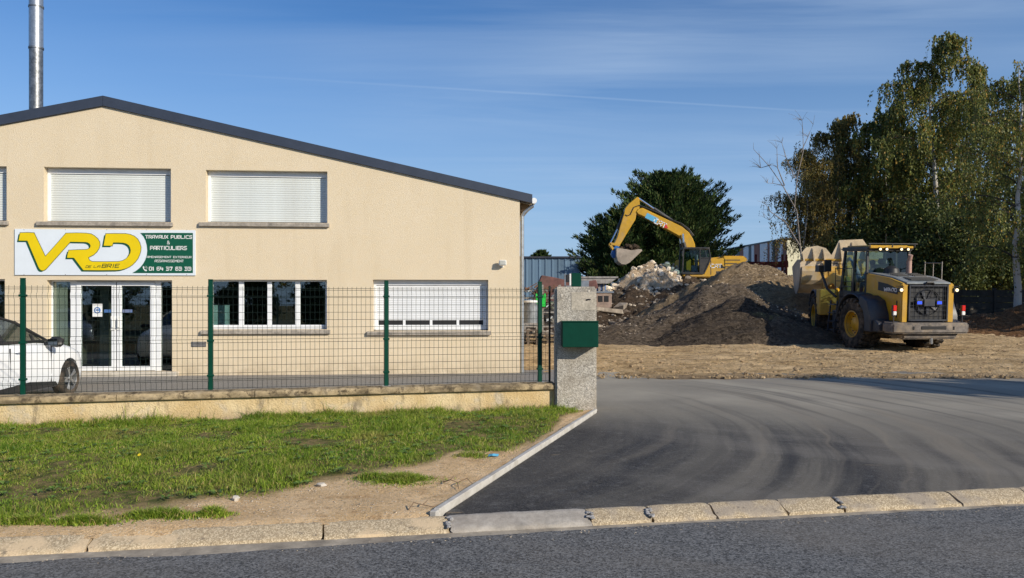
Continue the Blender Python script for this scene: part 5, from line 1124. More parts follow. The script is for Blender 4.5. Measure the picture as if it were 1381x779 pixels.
# fenders and steps
for s_ in (1, -1):
    m = MB(); arc = [(.98*math.cos(a), .90+1.03*math.sin(a)) for a in [R(5+i*14) for i in range(11)]]; outer = arc+[(-1.12,.80)]; inner = [(-1.04,.80)]+[(x*.94, .90+(z-.90)*.95) for x, z in reversed(arc)]
    m.prism(outer+inner, s_*.78, s_*1.46, 'xzy'); m.prism([(-1.30,.72),(-1.28,1.25),(-1.05,1.72),(-.62,1.88),(-.56,1.62),(-.84,1.35),(-.93,1.0),(-.93,.72)], s_*.84, s_*1.50, 'xzy'); m.build('rear_fender', M['frame_dark'], ld, bevel=.02, smooth=True)
    m = MB(); m.prism([(-.92,.72),(-.98,1.12),(-1.40,1.12),(-1.62,1.0),(-1.62,.74)], s_*1.0, s_*1.42, 'xzy'); m.build('tool_box', M['frame_dark'], ld, bevel=.03)
    m = MB(); arc = [(3.45+.98*math.cos(a), .90+1.02*math.sin(a)) for a in [R(20+i*14) for i in range(9)]]; inner = [(3.45+(x-3.45)*.95, .90+(z-.9)*.95) for x, z in reversed(arc)]; m.prism(arc+inner, s_*.80, s_*1.45, 'xzy'); m.build('front_fender', M['frame_dark'], ld, bevel=.015, smooth=True)
    m = MB()
    for z in (.55, .85, 1.15, 1.45): m.box(1.15, 1.6, s_*1.15, s_*1.42, z, z+.03)
    m.beam((1.15, s_*1.40, .5), (1.15, s_*1.30, 1.6), .04, .04); m.beam((1.6, s_*1.40, .5), (1.6, s_*1.30, 1.6), .04, .04); m.build('ladder', M['frame_dark'], ld)
    # tail lamp stack on a post
    m = MB(); m.cyl((-1.98, s_*1.14, 1.07), (-1.98, s_*1.14, 1.30), .02, n=8); m.box(-2.02,-1.94,s_*1.14-.05,s_*1.14+.05,1.28,1.62); tl_ = m.build('lamp_post', M['frame_dark'], ld, bevel=.005)
    m = MB(); m.box(-2.06,-2.02,s_*1.14-.06,s_*1.14+.06,1.44,1.62); m.build('tail_lamp', M['red'], tl_, bevel=.012)
    m = MB(); m.box(-2.06,-2.02,s_*1.14-.055,s_*1.14+.055,1.31,1.43); m.build('reversing_lamp', M['white'], tl_, bevel=.012)
    m = MB(); m.box(-2.0,-1.88,s_*.90-.06,s_*.90+.08,2.03,2.17); m.beam((-1.9,s_*.80,2.2),(-1.9,s_*1.02,2.22),.14,.02); wl = m.build('work_lamp', M['black'], ld, bevel=.01)
    m = MB(); m.cyl((-2.0,s_*.92,2.10),(-2.02,s_*.92,2.10),.05,n=12); m.build('lit_lens', M['lamp_warm'], wl)
m = MB(); m.prism([(-1.72,1.95),(-1.72,2.13),(-1.15,2.27),(-.62,2.33),(-.62,2.05)], .862, .872, 'xzy'); mdp = m.build('model_plate', M['decal_black'], ld)
m = MB(); lettering(m, 'WA470', -1.0, -1.66, 2.02, 2.15, .03, lambda u, v, d: Vector((u, .874+d, v)), slant=0, gap=.3, d=.004)
m.v = [(x, y, z) for x, y, z in m.v]; m.build('model_letters', M['decal_white'], mdp, fix=False)
m = MB(); m.box(-1.715,-1.66,.863,.868,1.2,1.75); m.build('side_louvre', M['decal_black'], ld)
m = MB(); m.cyl((-.25,-.42,2.55),(-.25,-.42,3.02),.085,n=18); m.cyl((-.25,-.42,3.0),(-.32,-.42,3.22),.07,.075,n=18); m.build('exhaust_pipe', M['pipe_pink'], ld, smooth=True)
m = MB(); m.lathe([(.26,.0),(.22,.18),(.10,.26),(0,.28)], 20, 'z', (-.12,.12,2.58)); m.build('air_intake', M['black'], ld, smooth=True)
m = MB()
for x in (-.9, .0): m.tube([(x,-1.15,1.95),(x,-1.15,3.0)], .018, 6)
for z in (2.35, 2.95): m.tube([(-.9,-1.15,z),(.0,-1.15,z)], .018, 6)
m.tube([(-.45,-1.15,2.35),(-.45,-1.15,2.95)], .014, 6); m.build('handrail', M['steel'], ld)
# cab
cb = bpy.data.objects.new('cab', None); link(cb, ld)
m = MB(); m.box(.15,1.95,-.82,.82,1.45,1.72); m.box(.15,.22,-.80,.80,1.72,2.62); m.box(.35,1.9,.78,.82,1.72,1.95); m.box(.35,1.9,-.82,-.78,1.72,1.95); m.build('cab_base', M['black'], cb, bevel=.02)
m = MB()
for s_ in (1, -1):
    for (x, x2) in ((.20,.30),(1.05,1.05),(1.90,1.72)): m2 = MB(); m2.beam((x, s_*.79, 1.7), (x2, s_*.74, 3.36), .085, .085); m2.build('cab_pillar', M['black'], cb, bevel=.01)
    m = MB(); m.beam((.25, s_*.79, 2.55), (1.05, s_*.78, 2.55), .04, .03); m.beam((1.05, s_*.79, 2.1), (1.9, s_*.79, 2.1), .04, .03); m.build('window_bar', M['black'], cb)
m = MB(); m.add([(.22,-.76,2.6),(.22,.76,2.6),(.30,.72,3.34),(.30,-.72,3.34)], [(0,1,2,3)]); m.build('rear_window', M['cab_glass'], cb)
m = MB(); m.add([(1.92,-.76,1.75),(1.92,.76,1.75),(1.74,.72,3.34),(1.74,-.72,3.34)], [(0,1,2,3)]); m.build('front_window', M['cab_glass_clear'], cb)
for s_ in (1, -1):
    for a, b in ((.28,1.02),(1.10,1.86)): m = MB(); m.add([(a, s_*.785, 1.9),(b, s_*.785, 1.9),(b-.06, s_*.745, 3.32),(a+.04, s_*.745, 3.32)], [(0,1,2,3)]); m.build('side_window', M['cab_glass_clear'], cb)
m = MB(); m.box(.12,1.95,-.82,.82,3.36,3.50); m.build('cab_roof', M['black'], cb, bevel=.05, seg=2, smooth=True)
m = MB(); m.box(.06,.13,-.76,.78,3.44,3.52); m.box(.3,1.7,-.7,.7,3.50,3.55); m.build('roof_visor', M['yellow'], cb, bevel=.015)
for y in (.47,.24,-.28,-.52): m = MB(); m.cyl((.05,y,3.42),(-.02,y,3.41),.062,n=14); rl = m.build('roof_lamp', M['black'], cb); m = MB(); m.cyl((-.021,y,3.41),(-.03,y,3.41),.042,n=14); m.build('lit_roof_lens', M['lamp_warm'], cb) if False else m.build('lit_roof_lens', M['lamp_warm'], rl)
m = MB(); m.beam((.05,-.85,3.60),(.05,.85,3.60),.05,.03); m.beam((.3,-1.05,3.60),(.3,-.7,3.60),.04,.03); m.tube([(.3,.1,3.55),(.3,.1,3.95)],.008,5)
for y in (-.8,0,.8): m.beam((.06,y,3.48),(.05,y,3.60),.03,.03)
m.build('roof_rail', M['black'], cb)
m = MB(); m.box(.75,1.25,-.27,.27,1.75,2.2); m.box(.62,.76,-.27,.27,2.0,2.9); m.box(.62,.72,-.14,.14,2.9,3.1); m.build('driver_seat', M['black'], cb, bevel=.05)
m = MB(); m.tube([(1.75,0,1.75),(1.55,0,2.35)],.03,6); m.lathe([(.18,0),(.2,.02),(.18,.04),(.16,.02),(.18,0)],20,'z',(1.5,0,2.35)); m.build('steering_wheel', M['black'], cb)
for s_ in (1, -1):
    m = MB(); m.tube([(1.85,s_*.8,2.9),(2.0,s_*1.25,2.95)],.018,6); m.box(1.97,2.03,s_*1.25-.13,s_*1.25+.13,2.62,3.05); m.build('mirror', M['black'], cb, bevel=.02)
m = MB(); m.tube([(1.9,.95,1.7),(2.2,1.15,2.0),(2.6,1.2,2.65)],.05,8); m.box(2.45,2.75,1.05,1.35,2.6,2.85); m.build('lamp_bracket', M['black'], cb, bevel=.01)
m = MB()
for x in (.4, 1.0, 1.5): m.tube([(x,1.2,1.85),(x,1.22,2.75)],.016,6)
m.tube([(.4,1.22,2.75),(1.5,1.22,2.75)],.016,6); m.tube([(.4,1.21,2.3),(1.5,1.21,2.3)],.014,6); m.build('cab_handrail', M['black'], cb)
# front frame, arms, linkage
m = MB(); m.box(1.9,4.1,-.45,.45,.75,1.5); m.prism([(2.2,1.4),(2.15,2.25),(2.45,2.45),(2.95,2.2),(3.6,1.5)],-.5,-.36,'xzy'); m.prism([(2.2,1.4),(2.15,2.25),(2.45,2.45),(2.95,2.2),(3.6,1.5)],.36,.5,'xzy'); m.box(2.2,2.9,.78,1.42,1.0,1.95); m.box(2.25,2.85,-1.42,-.78,1.0,1.9); m.build('front_frame', M['yellow_dusty'], ld, bevel=.03)
for s_ in (.62, -.62):
    m = MB(); m.prism([(2.25,2.15),(2.35,2.42),(3.9,2.55),(5.3,2.30),(5.45,2.05),(5.2,1.98),(3.9,2.15),(2.6,1.98)], s_-.07, s_+.07, 'xzy'); m.build('lift_arm', M['yellow_dusty'], ld, bevel=.015)
    m = MB(); m.cyl((2.9,s_*.85,1.2),(3.7,s_*.85,1.9),.09,n=14); lc = m.build('lift_cylinder', M['yellow'], ld, smooth=True); m = MB(); m.cyl((3.7,s_*.85,1.9),(4.1,s_*.85,2.2),.05,n=12); m.build('piston_rod', M['chrome'], lc, smooth=True)
m = MB(); m.box(3.9,4.1,-.55,.55,2.2,2.42); m.prism([(3.95,2.4),(4.2,3.25),(4.5,3.2),(4.4,2.3),(4.1,1.9)],-.12,.12,'xzy'); m.beam((4.2,0,2.0),(5.3,0,2.35),.16,.18); m.build('bell_crank', M['yellow_dusty'], ld, bevel=.02)
m = MB(); m.cyl((2.4,0,2.3),(3.5,0,2.95),.10,n=14); m.cyl((3.5,0,2.95),(4.3,0,3.15),.055,n=12); m.build('tilt_cylinder', M['steel'], ld, smooth=True)
# bucket, rolled back: opening up and forward
bk = bpy.data.objects.new('bucket', None); link(bk, ld); bk.location = (5.35, 0, 1.62); bk.rotation_euler = (0, R(-4), 0)
shellp = [(2.05,.95),(1.35,.18),(.95,-.02),(.52,.02),(.18,.28),(.02,.72),(.03,1.15),(.16,1.42)]
inner = [(x+.045*(1 if x < 1 else -.2), z+.05) for x, z in reversed(shellp)]; BWD = 1.62
m = MB(); m.prism(shellp+inner, -BWD, BWD, 'xzy'); m.build('bucket_shell', M['bucket_cream'], bk, bevel=.008, smooth=True)
for s_ in (1, -1):
    m = MB(); m.prism([(2.1,1.0),(1.35,.16),(.95,-.05),(.52,.0),(.15,.27),(-.01,.72),(0,1.15),(.16,1.45),(.9,1.38)], s_*BWD, s_*(BWD+.04), 'xzy'); m.build('side_plate', M['bucket'], bk, bevel=.006)
m = MB(); m.box(.12,.26,-BWD,BWD,1.38,1.48); m.prism([(.0,.42),(-.10,.62),(-.10,1.0),(.0,1.2)],-BWD+.02,BWD-.02,'xzy'); m.build('back_beam', M['yellow_dusty'], bk, bevel=.02)
m = MB(); yz_ = [(1.62,1.42),(1.62,1.66),(1.40,1.92),(.95,2.00),(.62,1.90),(.42,1.62),(.10,2.22),(-.80,2.26),(-1.05,1.85),(-1.62,1.70),(-1.62,1.42)]; pts = [(.16+(z-1.42)*.42, y, z) for y, z in yz_]; n_ = len(pts); m.v = pts+[(x+.05,y,z) for x,y,z in pts]; m.f = [tuple(range(n_)), tuple(range(2*n_-1,n_-1,-1))]+[(i,(i+1)%n_,(i+1)%n_+n_,i+n_) for i in range(n_)]; m.build('spill_guard', M['bucket_cream'], bk)
m = MB()
for y, h_ in ((1.52,1.72),(1.12,1.93),(.72,1.90),(.06,2.16),(-.40,2.16),(-.86,2.05)): m = MB(); m.prism([(-.10,1.40),(.14+(h_-1.42)*.42-.02,h_),(.14,1.42)], y-.025, y+.025, 'xzy'); m.build('guard_rib', M['bucket_cream'], bk)
for y in (.72,.52,-.52,-.72,.12,-.12):
    m = MB(); m.prism([(.20,.15),(-.28,.20),(-.36,.42),(-.12,.8),(-.14,1.12),(.06,1.4),(.1,.7)], y-.035, y+.035, 'xzy'); m.build('hinge_bracket', M['yellow_dusty'], bk, bevel=.006)
m = MB()
for k in range(8): y = -1.45+k*.414; m.prism([(1.95,.80),(2.35,1.16),(2.30,1.20),(1.9,.92)], y-.05, y+.05, 'xzy')
m.build('teeth', M['steel'], bk)
for ch in list(ld.children):
    pass
# the machine is steered: everything ahead of the centre joint turns with the front frame
JT = Matrix.Translation((1.73, 0, 0)) @ Matrix.Rotation(R(-17), 4, 'Z') @ Matrix.Translation((-1.73, 0, 0))
for ch in list(ld.children):
    k_ = ch.name.split('.')[0]
    if k_ in ('front_axle', 'front_fender', 'front_frame', 'lift_arm', 'lift_cylinder', 'bell_crank', 'tilt_cylinder', 'bucket') or (k_ == 'wheel' and ch.location.x > 2):
        ch.matrix_basis = JT @ ch.matrix_basis
ld.scale = (1.04, 1.06, 1.05)
# driver, seen through the left cab window
def skin_body(name, pts, edges, mat, parent, sub=2):
    me = bpy.data.meshes.new(name); me.from_pydata([p[:3] for p in pts], edges, []); o = bpy.data.objects.new(name, me); link(o, parent)
    md = o.modifiers.new('skin', 'SKIN'); 
    for i, p in enumerate(pts): o.data.skin_vertices[0].data[i].radius = (p[3], p[4] if len(p) > 4 else p[3])
    o.data.skin_vertices[0].data[0].use_root = True
    o.modifiers.new('sub', 'SUBSURF').levels = sub; o.modifiers['sub'].render_levels = sub
    dg = bpy.context.evaluated_depsgraph_get(); m2 = bpy.data.meshes.new_from_object(o.evaluated_get(dg)); o.modifiers.clear(); o.data = m2; m2.materials.clear(); m2.materials.append(mat)
    m2.polygons.foreach_set('use_smooth', [True]*len(m2.polygons)); return o
lm = ld.matrix_basis @ Matrix.Translation((1.02, 0.12, 2.15))
drv = thing('person', 'driver in a light blue shirt sitting in the cab of the wheel loader', 'person', lm.translation, rot=ld.rotation_euler)
skinm = simple('skin', C_(.46,.27,.19), .6, 0, .05, 8); shirt = simple('light_blue_shirt', C_(.16,.40,.55), .85, 0, .12, 9)
pts = [(0,0,.08,.15,.13),(0,0,.28,.14,.13),(.02,0,.48,.19,.12),(.02,0,.58,.08,.08),(.03,0,.66,.055,.055),(.03,0,.74,.085,.075),(.035,0,.83,.09,.08),
       (.02,.19,.53,.06),(.12,.25,.30,.05),(.38,.18,.27,.038),(.46,.16,.28,.035),(.02,-.19,.53,.06),(.12,-.25,.30,.05),(.38,-.18,.27,.038),(.46,-.16,.28,.035),
       (.10,.10,.06,.09),(.46,.13,.06,.075),(.50,.13,-.32,.05),(.10,-.10,.06,.09),(.46,-.13,.06,.075),(.50,-.13,-.32,.05)]
ed = [(0,1),(1,2),(2,3),(3,4),(4,5),(5,6),(2,7),(7,8),(8,9),(9,10),(2,11),(11,12),(12,13),(13,14),(0,15),(15,16),(16,17),(0,18),(18,19),(19,20)]
skin_body('body', pts, ed, skinm, drv)
pts2 = [(0,0,.06,.165,.145),(0,0,.28,.155,.145),(.02,0,.48,.205,.135),(.02,0,.56,.10,.10),(.02,.20,.53,.072),(.12,.26,.30,.060),(.33,.195,.275,.048),(.02,-.20,.53,.072),(.12,-.26,.30,.060),(.33,-.195,.275,.048)]
skin_body('shirt', pts2, [(0,1),(1,2),(2,3),(2,4),(4,5),(5,6),(2,7),(7,8),(8,9)], shirt, drv)
pts3 = [(0,0,.06,.16,.13),(.10,.10,.06,.105),(.46,.13,.06,.09),(.50,.13,-.28,.065),(.10,-.10,.06,.105),(.46,-.13,.06,.09),(.50,-.13,-.28,.065)]
skin_body('trousers', pts3, [(0,1),(1,2),(2,3),(0,4),(4,5),(5,6)], simple('dark_trousers', C_(.03,.035,.05), .9), drv)
m = MB(); m.blob((.015,0,.845), .105, .095, .10, random.Random(3), 10, 6); m.build('hair', simple('brown_hair', C_(.05,.03,.02), .8), drv, smooth=True)
m = MB()
for y in (.03,-.03): m.blob((.112,y,.80), .012, .012, .01, random.Random(3), 8, 5)
m.build('eye', M['decal_black'], drv); m = MB(); m.blob((.125,0,.775), .02, .014, .025, random.Random(3), 8, 5); m.build('nose', skinm, drv, smooth=True)

# ================================================================ EXCAVATOR (boom towards the left)
EY_ = 50.0; SC = F/EY_
exo = P(937, 400, EY_)
ex = thing('excavator', 'yellow tracked excavator on the rubble with its arm bent over and bucket curled', 'excavator', exo, R(180))
def E(zx, zy): return ((937-(780+zx/4.326))/SC, (400-(220+zy/4.326))/SC)     # local x forward, z up
def EP(mb, pts, y0, y1): mb.prism([E(*p) for p in pts], y0, y1, 'xzy'); return mb
# local y>0 is the machine's left = towards the camera after the half turn
m = MB(); EP(m, [(640,505),(610,500),(606,450),(590,432),(570,420),(470,365),(400,325),(345,300),(333,285),(345,268),(370,262),(460,305),(545,345),(600,372),(640,405),(662,440),(675,475),(678,505)], -.28+.0, .28); m.build('boom', M['yellow'], ex, bevel=.04)
m = MB(); EP(m, [(340,198),(352,203),(356,255),(345,280),(335,300),(330,330),(290,395),(242,475),(225,488),(205,480),(208,465),(225,430),(240,370),(262,300),(268,268),(290,240)], -.22, .22); m.build('dipper_arm', M['yellow'], ex, bevel=.03)
def rod(name, a, b, r_, y, mat, parent): (xa, za_), (xb, zb_) = E(*a), E(*b); m = MB(); m.cyl((xa, y, za_), (xb, y, zb_), r_, n=12); return m.build(name, mat, parent, smooth=True)
c_ = rod('arm_cylinder', (545,335), (440,265), .13, 0, M['black'], ex); rod('piston_rod', (440,265), (352,205), .07, 0, M['chrome'], c_)
c_ = rod('bucket_cylinder', (272,285), (228,385), .10, 0, M['black'], ex); rod('piston_rod', (228,385), (188,466), .055, 0, M['chrome'], c_)
for y in (-.42, .42): c_ = rod('boom_cylinder', (618,520), (606,465), .12, y, M['black'], ex); rod('piston_rod', (606,465), (602,415), .07, y, M['chrome'], c_)
m = MB()
for y in (-.22, .22): 
    (a, b), (c, d_) = E(180,470), E(240,478); m.beam((a,y,b),(c,y,d_),.06,.16); (a, b), (c, d_) = E(180,470), E(205,510); m.beam((a,y,b),(c,y,d_),.06,.14)
m.build('bucket_link', M['yellow'], ex, bevel=.01)
m = MB(); EP(m, [(215,480),(200,500),(190,530),(200,552),(222,550),(232,520),(240,490)], -.25, .25); m.build('quick_coupler', M['blue_paint'], ex, bevel=.02)
bkp = [(213,498),(213,545),(222,575),(243,592),(268,594),(292,580),(362,514),(352,505),(290,555),(262,572),(240,565),(230,545),(232,510)]
m = MB(); EP(m, bkp, -.75, .75); eb = m.build('bucket', M['bucket'], ex, bevel=.01)
for y in (-.78, .75): m = MB(); EP(m, [(213,500),(213,548),(222,575),(243,592),(268,594),(292,580),(356,516),(345,505),(300,512),(245,502)], y, y+.035); m.build('bucket_side', M['bucket'], eb, bevel=.006)
m = MB()
for k in range(6): (a, b), (c, d_) = E(346,514), E(358,506); y = -.65+k*.26; m.beam((a,y,b),(c,y,d_),.10,.06)
m.build('bucket_teeth', M['steel'], eb)
m = MB(); 
for k in range(110):
    zx = rs.uniform(240,340); zy = 478+abs(zx-300)*.35+rs.uniform(0,34); (a, b) = E(zx, zy); m.blob((a, rs.uniform(-.65,.65), b), rs.uniform(.08,.22), rs.uniform(.08,.22), rs.uniform(.06,.15), rs, 6, 4)
o = m.build('soil_load', M['rubble_dark']); o.location = exo; o.rotation_euler = (0,0,R(180)); tag(o, 'clods of soil and stones piled in the excavator bucket', 'soil', kind='stuff')
# hoses along the boom and arm
m = MB()
for k, off_ in enumerate((-.15,-.05,.05,.15)):
    pts = [(668,430),(640,392),(600,362),(540,338),(460,298),(400,272),(352,258),(320,268),(300,290+k*6),(282,320),(272,310)]
    m.tube([(E(a, b+rs.uniform(-6,0)-k*1.5)[0], off_*1.6, E(a, b)[1]+.07+rs.uniform(0,.05)) for a, b in pts], .032, 6)
m.build('hydraulic_hose', M['black'], ex)
# house
m = MB(); EP(m, [(583,668),(583,652),(700,650),(715,620),(738,568),(812,560),(812,548),(925,548),(946,560),(945,578),(860,622),(852,640),(808,655),(800,668)], .35, 1.42); m.build('house_left', M['yellow'], ex, bevel=.04, seg=2, smooth=True)
m = MB(); EP(m, [(583,668),(590,560),(700,560),(812,548),(925,548),(946,560),(945,590),(852,655),(800,668)], -1.42, .33); m.build('engine_house', M['yellow'], ex, bevel=.04, seg=2, smooth=True)
m = MB(); EP(m, [(812,556),(925,550),(950,562),(948,582),(862,626),(815,648)], -1.40, 1.46); m.build('counterweight', M['yellow'], ex, bevel=.08, seg=2, smooth=True)
m = MB()
for zy in (572, 592, 610): (a, b), (c, d_) = E(818, zy), E(905-(zy-572)*.9, zy); m.box(min(a,c), max(a,c), 1.455, 1.466, b-.03, b+.03)
m.build('vent_slot', M['black'], ex)
m = MB(); EP(m, [(738,575),(738,655),(742,655),(742,575)], 1.415, 1.425); EP(m, [(770,635),(770,650),(795,650),(795,635)], 1.415, 1.43); m.build('panel_gap', M['black'], ex)
# cab on the near side
m = MB(); frm = [(585,505),(690,503),(728,508),(738,560),(722,600),(700,648),(578,648)]
def bar(m, a, b, y, w_=.10): (xa, za_), (xb, zb_) = E(*a), E(*b); m.beam((xa,y,za_),(xb,y,zb_),.08,w_,up=(0,1,0))
for y in (.50, 1.44):
    for a, b in zip(frm, frm[1:]+frm[:1]): bar(m, a, b, y, .12)
    bar(m, (677,505), (677,648), y, .12); bar(m, (677,560), (735,560), y, .08)
(a, b), (c, d_) = E(583,508), E(733,503); m.box(min(a,c), max(a,c), .46, 1.48, b-.02, b+.10)
(a, b), (c, d_) = E(578,650), E(700,640); m.box(min(a,c), max(a,c), .46, 1.48, b-.02, d_); m.build('cab_frame', M['black'], ex, bevel=.015)
m = MB(); EP(m, [(677,560),(735,560),(722,600),(700,648),(677,648)], 1.40, 1.46); m.build('cab_rear_panel', M['black'], ex)
def pane(pts, y): m = MB(); m.v = [(E(*p)[0], y, E(*p)[1]) for p in pts]; m.f = [tuple(range(len(pts)))]; return m.build('cab_window', M['cab_glass_clear'], ex, fix=False)
pane([(590,512),(672,510),(672,645),(583,645)], 1.445); pane([(682,510),(724,514),(732,556),(682,556)], 1.445); pane([(590,512),(672,510),(672,645),(583,645)], .5)
(a, b), (c, d_) = E(583,512), E(580,645); m = MB(); m.add([(a,.5,b),(a,1.44,b),(c,1.44,d_),(c,.5,d_)], [(0,1,2,3)]); m.build('windscreen', M['cab_glass_clear'], ex, fix=False)
(a, b), (c, d_) = E(640,600), E(668,640); m = MB(); m.box(c, a, .75, 1.2, d_, b); m.box(c-.05, c+.08, .75, 1.2, d_, b+.65); m.build('driver_seat', M['grey_hood'], ex, bevel=.04)
(a, b) = E(583,540); m = MB(); m.tube([(a,1.45,b),(a+.12,1.7,b+.05)],.02,6); m.box(a+.08,a+.14,1.62,1.85,b-.15,b+.2); m.build('mirror', M['black'], ex)
# undercarriage
m = MB(); (a, b) = E(640,690); m.cyl((0,0,b-.28),(0,0,b+.14),.62,n=24); m.box(-.8,.8,-.9,.9,b-.75,b-.25); m.build('turntable', M['black'], ex)
x0_, zt_ = E(490,700); x1_, _ = E(702,700); rtr = .42
for y in (-1.25, 1.0):
    L2_ = abs(x0_-x1_)/2; cxm = (x0_+x1_)/2; zc = zt_-rtr+.05; pts = []; n_ = 13
    hp = []; 
    for k in range(14): a = math.pi/2+math.pi*k/13; hp.append((cxm-L2_+rtr+rtr*math.cos(a), zc+rtr*math.sin(a)))
    for k in range(14): a = -math.pi/2+math.pi*k/13; hp.append((cxm+L2_-rtr+rtr*math.cos(a), zc+rtr*math.sin(a)))
    m = MB(); m.prism(hp, y+.08, y+.42, 'xzy'); m.build('track_frame', M['frame_dark'], ex, bevel=.03)
    per = hp+[hp[0]]; m = MB()
    for (xa, za_), (xb, zb_) in zip(per[:-1], per[1:]):
        l_ = math.hypot(xb-xa, zb_-za_); n2 = max(1, round(l_/.17))
        for k in range(n2):
            f0 = k/n2; f1 = (k+.86)/n2; m.beam((xa+(xb-xa)*f0, y+.25, za_+(zb_-za_)*f0), (xa+(xb-xa)*f1, y+.25, za_+(zb_-za_)*f1), .56, .09)
    m.build('track', M['black'], ex)
# writing
def decal(s, zx0, zx1, zy0, zy1, th, mat, name, y, ang=0):
    (a, zb) = E(zx0, zy1); (b, zt) = E(zx1, zy0); c = Vector(((a+b)/2, 0, (zb+zt)/2)); Mx = Matrix.Rotation(ang, 4, 'Y'); m = MB()
    lettering(m, s, a, b, zb, zt, th, lambda u, v, d: c+Mx @ (Vector((u, 0, v))-c)+Vector((0, y+d, 0)), gap=.25, d=.006); return m.build(name, mat, ex, fix=False)
def lets(s, x_left, x_right, z0_, z1_, th, y, mat, name, ang=0):
    m = MB(); c = Vector(((x_left+x_right)/2, 0, (z0_+z1_)/2)); Mx = Matrix.Rotation(ang, 4, 'Y')
    n_ = len(s); lettering(m, s, -abs(x_left-x_right)/2, abs(x_left-x_right)/2, -(z1_-z0_)/2, (z1_-z0_)/2, th, lambda u, v, d: c+Mx @ Vector((-u, 0, v))+Vector((0, y+d, 0)), gap=.28, d=.006); return m.build(name, mat, ex, fix=False)
a, z = E(472,352); m = MB(); ca, sa = math.cos(.51), math.sin(.51)
tr = [(a-.26,z-.30),(a-.52,z-.32),(a-.36,z-.02)]; m.prism(tr, .285, .295, 'xzy'); m.build('red_triangle', M['decal_red'], ex)
lets('CAT', a+.44, a-.44, z-.17, z+.17, .055, .288, M['decal_white'], 'boom_letters', -.47)
a, z = E(423,322); m = MB(); Mx = Matrix.Translation((a, 0, z)) @ Matrix.Rotation(-.47, 4, 'Y'); m.box(-.40,.40,.283,.289,-.17,.17,Mx); m.build('blue_decal', M['blue_light_paint'], ex)
a, z = E(775,606); m = MB(); m.prism([(a-.05,z-.12),(a-.5,z-.14),(a-.3,z+.12)], 1.424, 1.43, 'xzy'); m.build('black_triangle', M['decal_black'], ex); lets('CAT', a+.42, a-.30, z-.12, z+.14, .045, 1.432, M['decal_white'], 'house_letters')
# ================================================================ YARD CLUTTER BEHIND THE FENCE
def at(px, py, Y): q = P(px, py, Y); return q
yz = yard_z
# screening machine with hopper
s0 = P(800, 410, 44); SM = thing('screening_machine', 'dusty screening machine with a wide flat hopper behind the gate pillar', 'screening machine', (s0.x, 44, yz(s0.x, 44)), 0)
b0 = SM.location.z; ZZ = lambda py: EYE-(py-HZ)/F*44-b0; XX = lambda px: (px-CX)/F*44-s0.x
m = MB(); m.prism([(XX(778), ZZ(376)), (XX(829), ZZ(376)), (XX(818), ZZ(383)), (XX(784), ZZ(383))], -1.1, 1.1, 'xzy'); m.box(XX(776), XX(830), -1.15, 1.15, ZZ(376), ZZ(373.5)); m.build('hopper', M['steel'], SM, bevel=.01)
m = MB(); m.box(XX(785), XX(815), -.8, .8, ZZ(392), ZZ(383)); m.build('engine_cover', M['blue_paint'], SM, bevel=.03)
m = MB()
for a in (784, 806, 812): 
    for y in (-.8, .8): m.box(XX(a)-.06, XX(a)+.06, y-.06, y+.06, ZZ(400), ZZ(383))
m.build('support_post', M['steel'], SM)
m = MB(); m.prism([(XX(768), ZZ(394)), (XX(822), ZZ(394)), (XX(822), ZZ(414)), (XX(806), ZZ(422)), (XX(768), ZZ(422))], -.95, .95, 'xzy'); m.build('chassis', simple('dusty_pink_chassis', C_(.30,.22,.18), .7, 0, .2, 3, DUST, .6), SM, bevel=.03)
for a in (807, 815): m = MB(); m.box(XX(a)-.13, XX(a)+.13, -.97, -.94, ZZ(407), ZZ(399)); m.build('window_opening', M['dark_gap'], SM, bevel=.02)
m = MB(); m.box(XX(765), XX(825), -1.0, -.9, ZZ(395), ZZ(393)); m.build('walkway', M['galv'], SM)
for y in (-.8, .8):
    hp = [(XX(772)+.3*math.cos(math.pi/2+math.pi*k/9), .3+.3*math.sin(math.pi/2+math.pi*k/9)) for k in range(10)]+[(XX(820)-.3+.3*math.cos(-math.pi/2+math.pi*k/9), .3+.3*math.sin(-math.pi/2+math.pi*k/9)) for k in range(10)]
    m = MB(); m.prism(hp, y-.2, y+.2, 'xzy'); m.build('track', M['black'], SM)
m = MB(); m.box(XX(780), XX(812), -.6, .6, .5, ZZ(421)); m.build('underframe', M['steel'], SM)
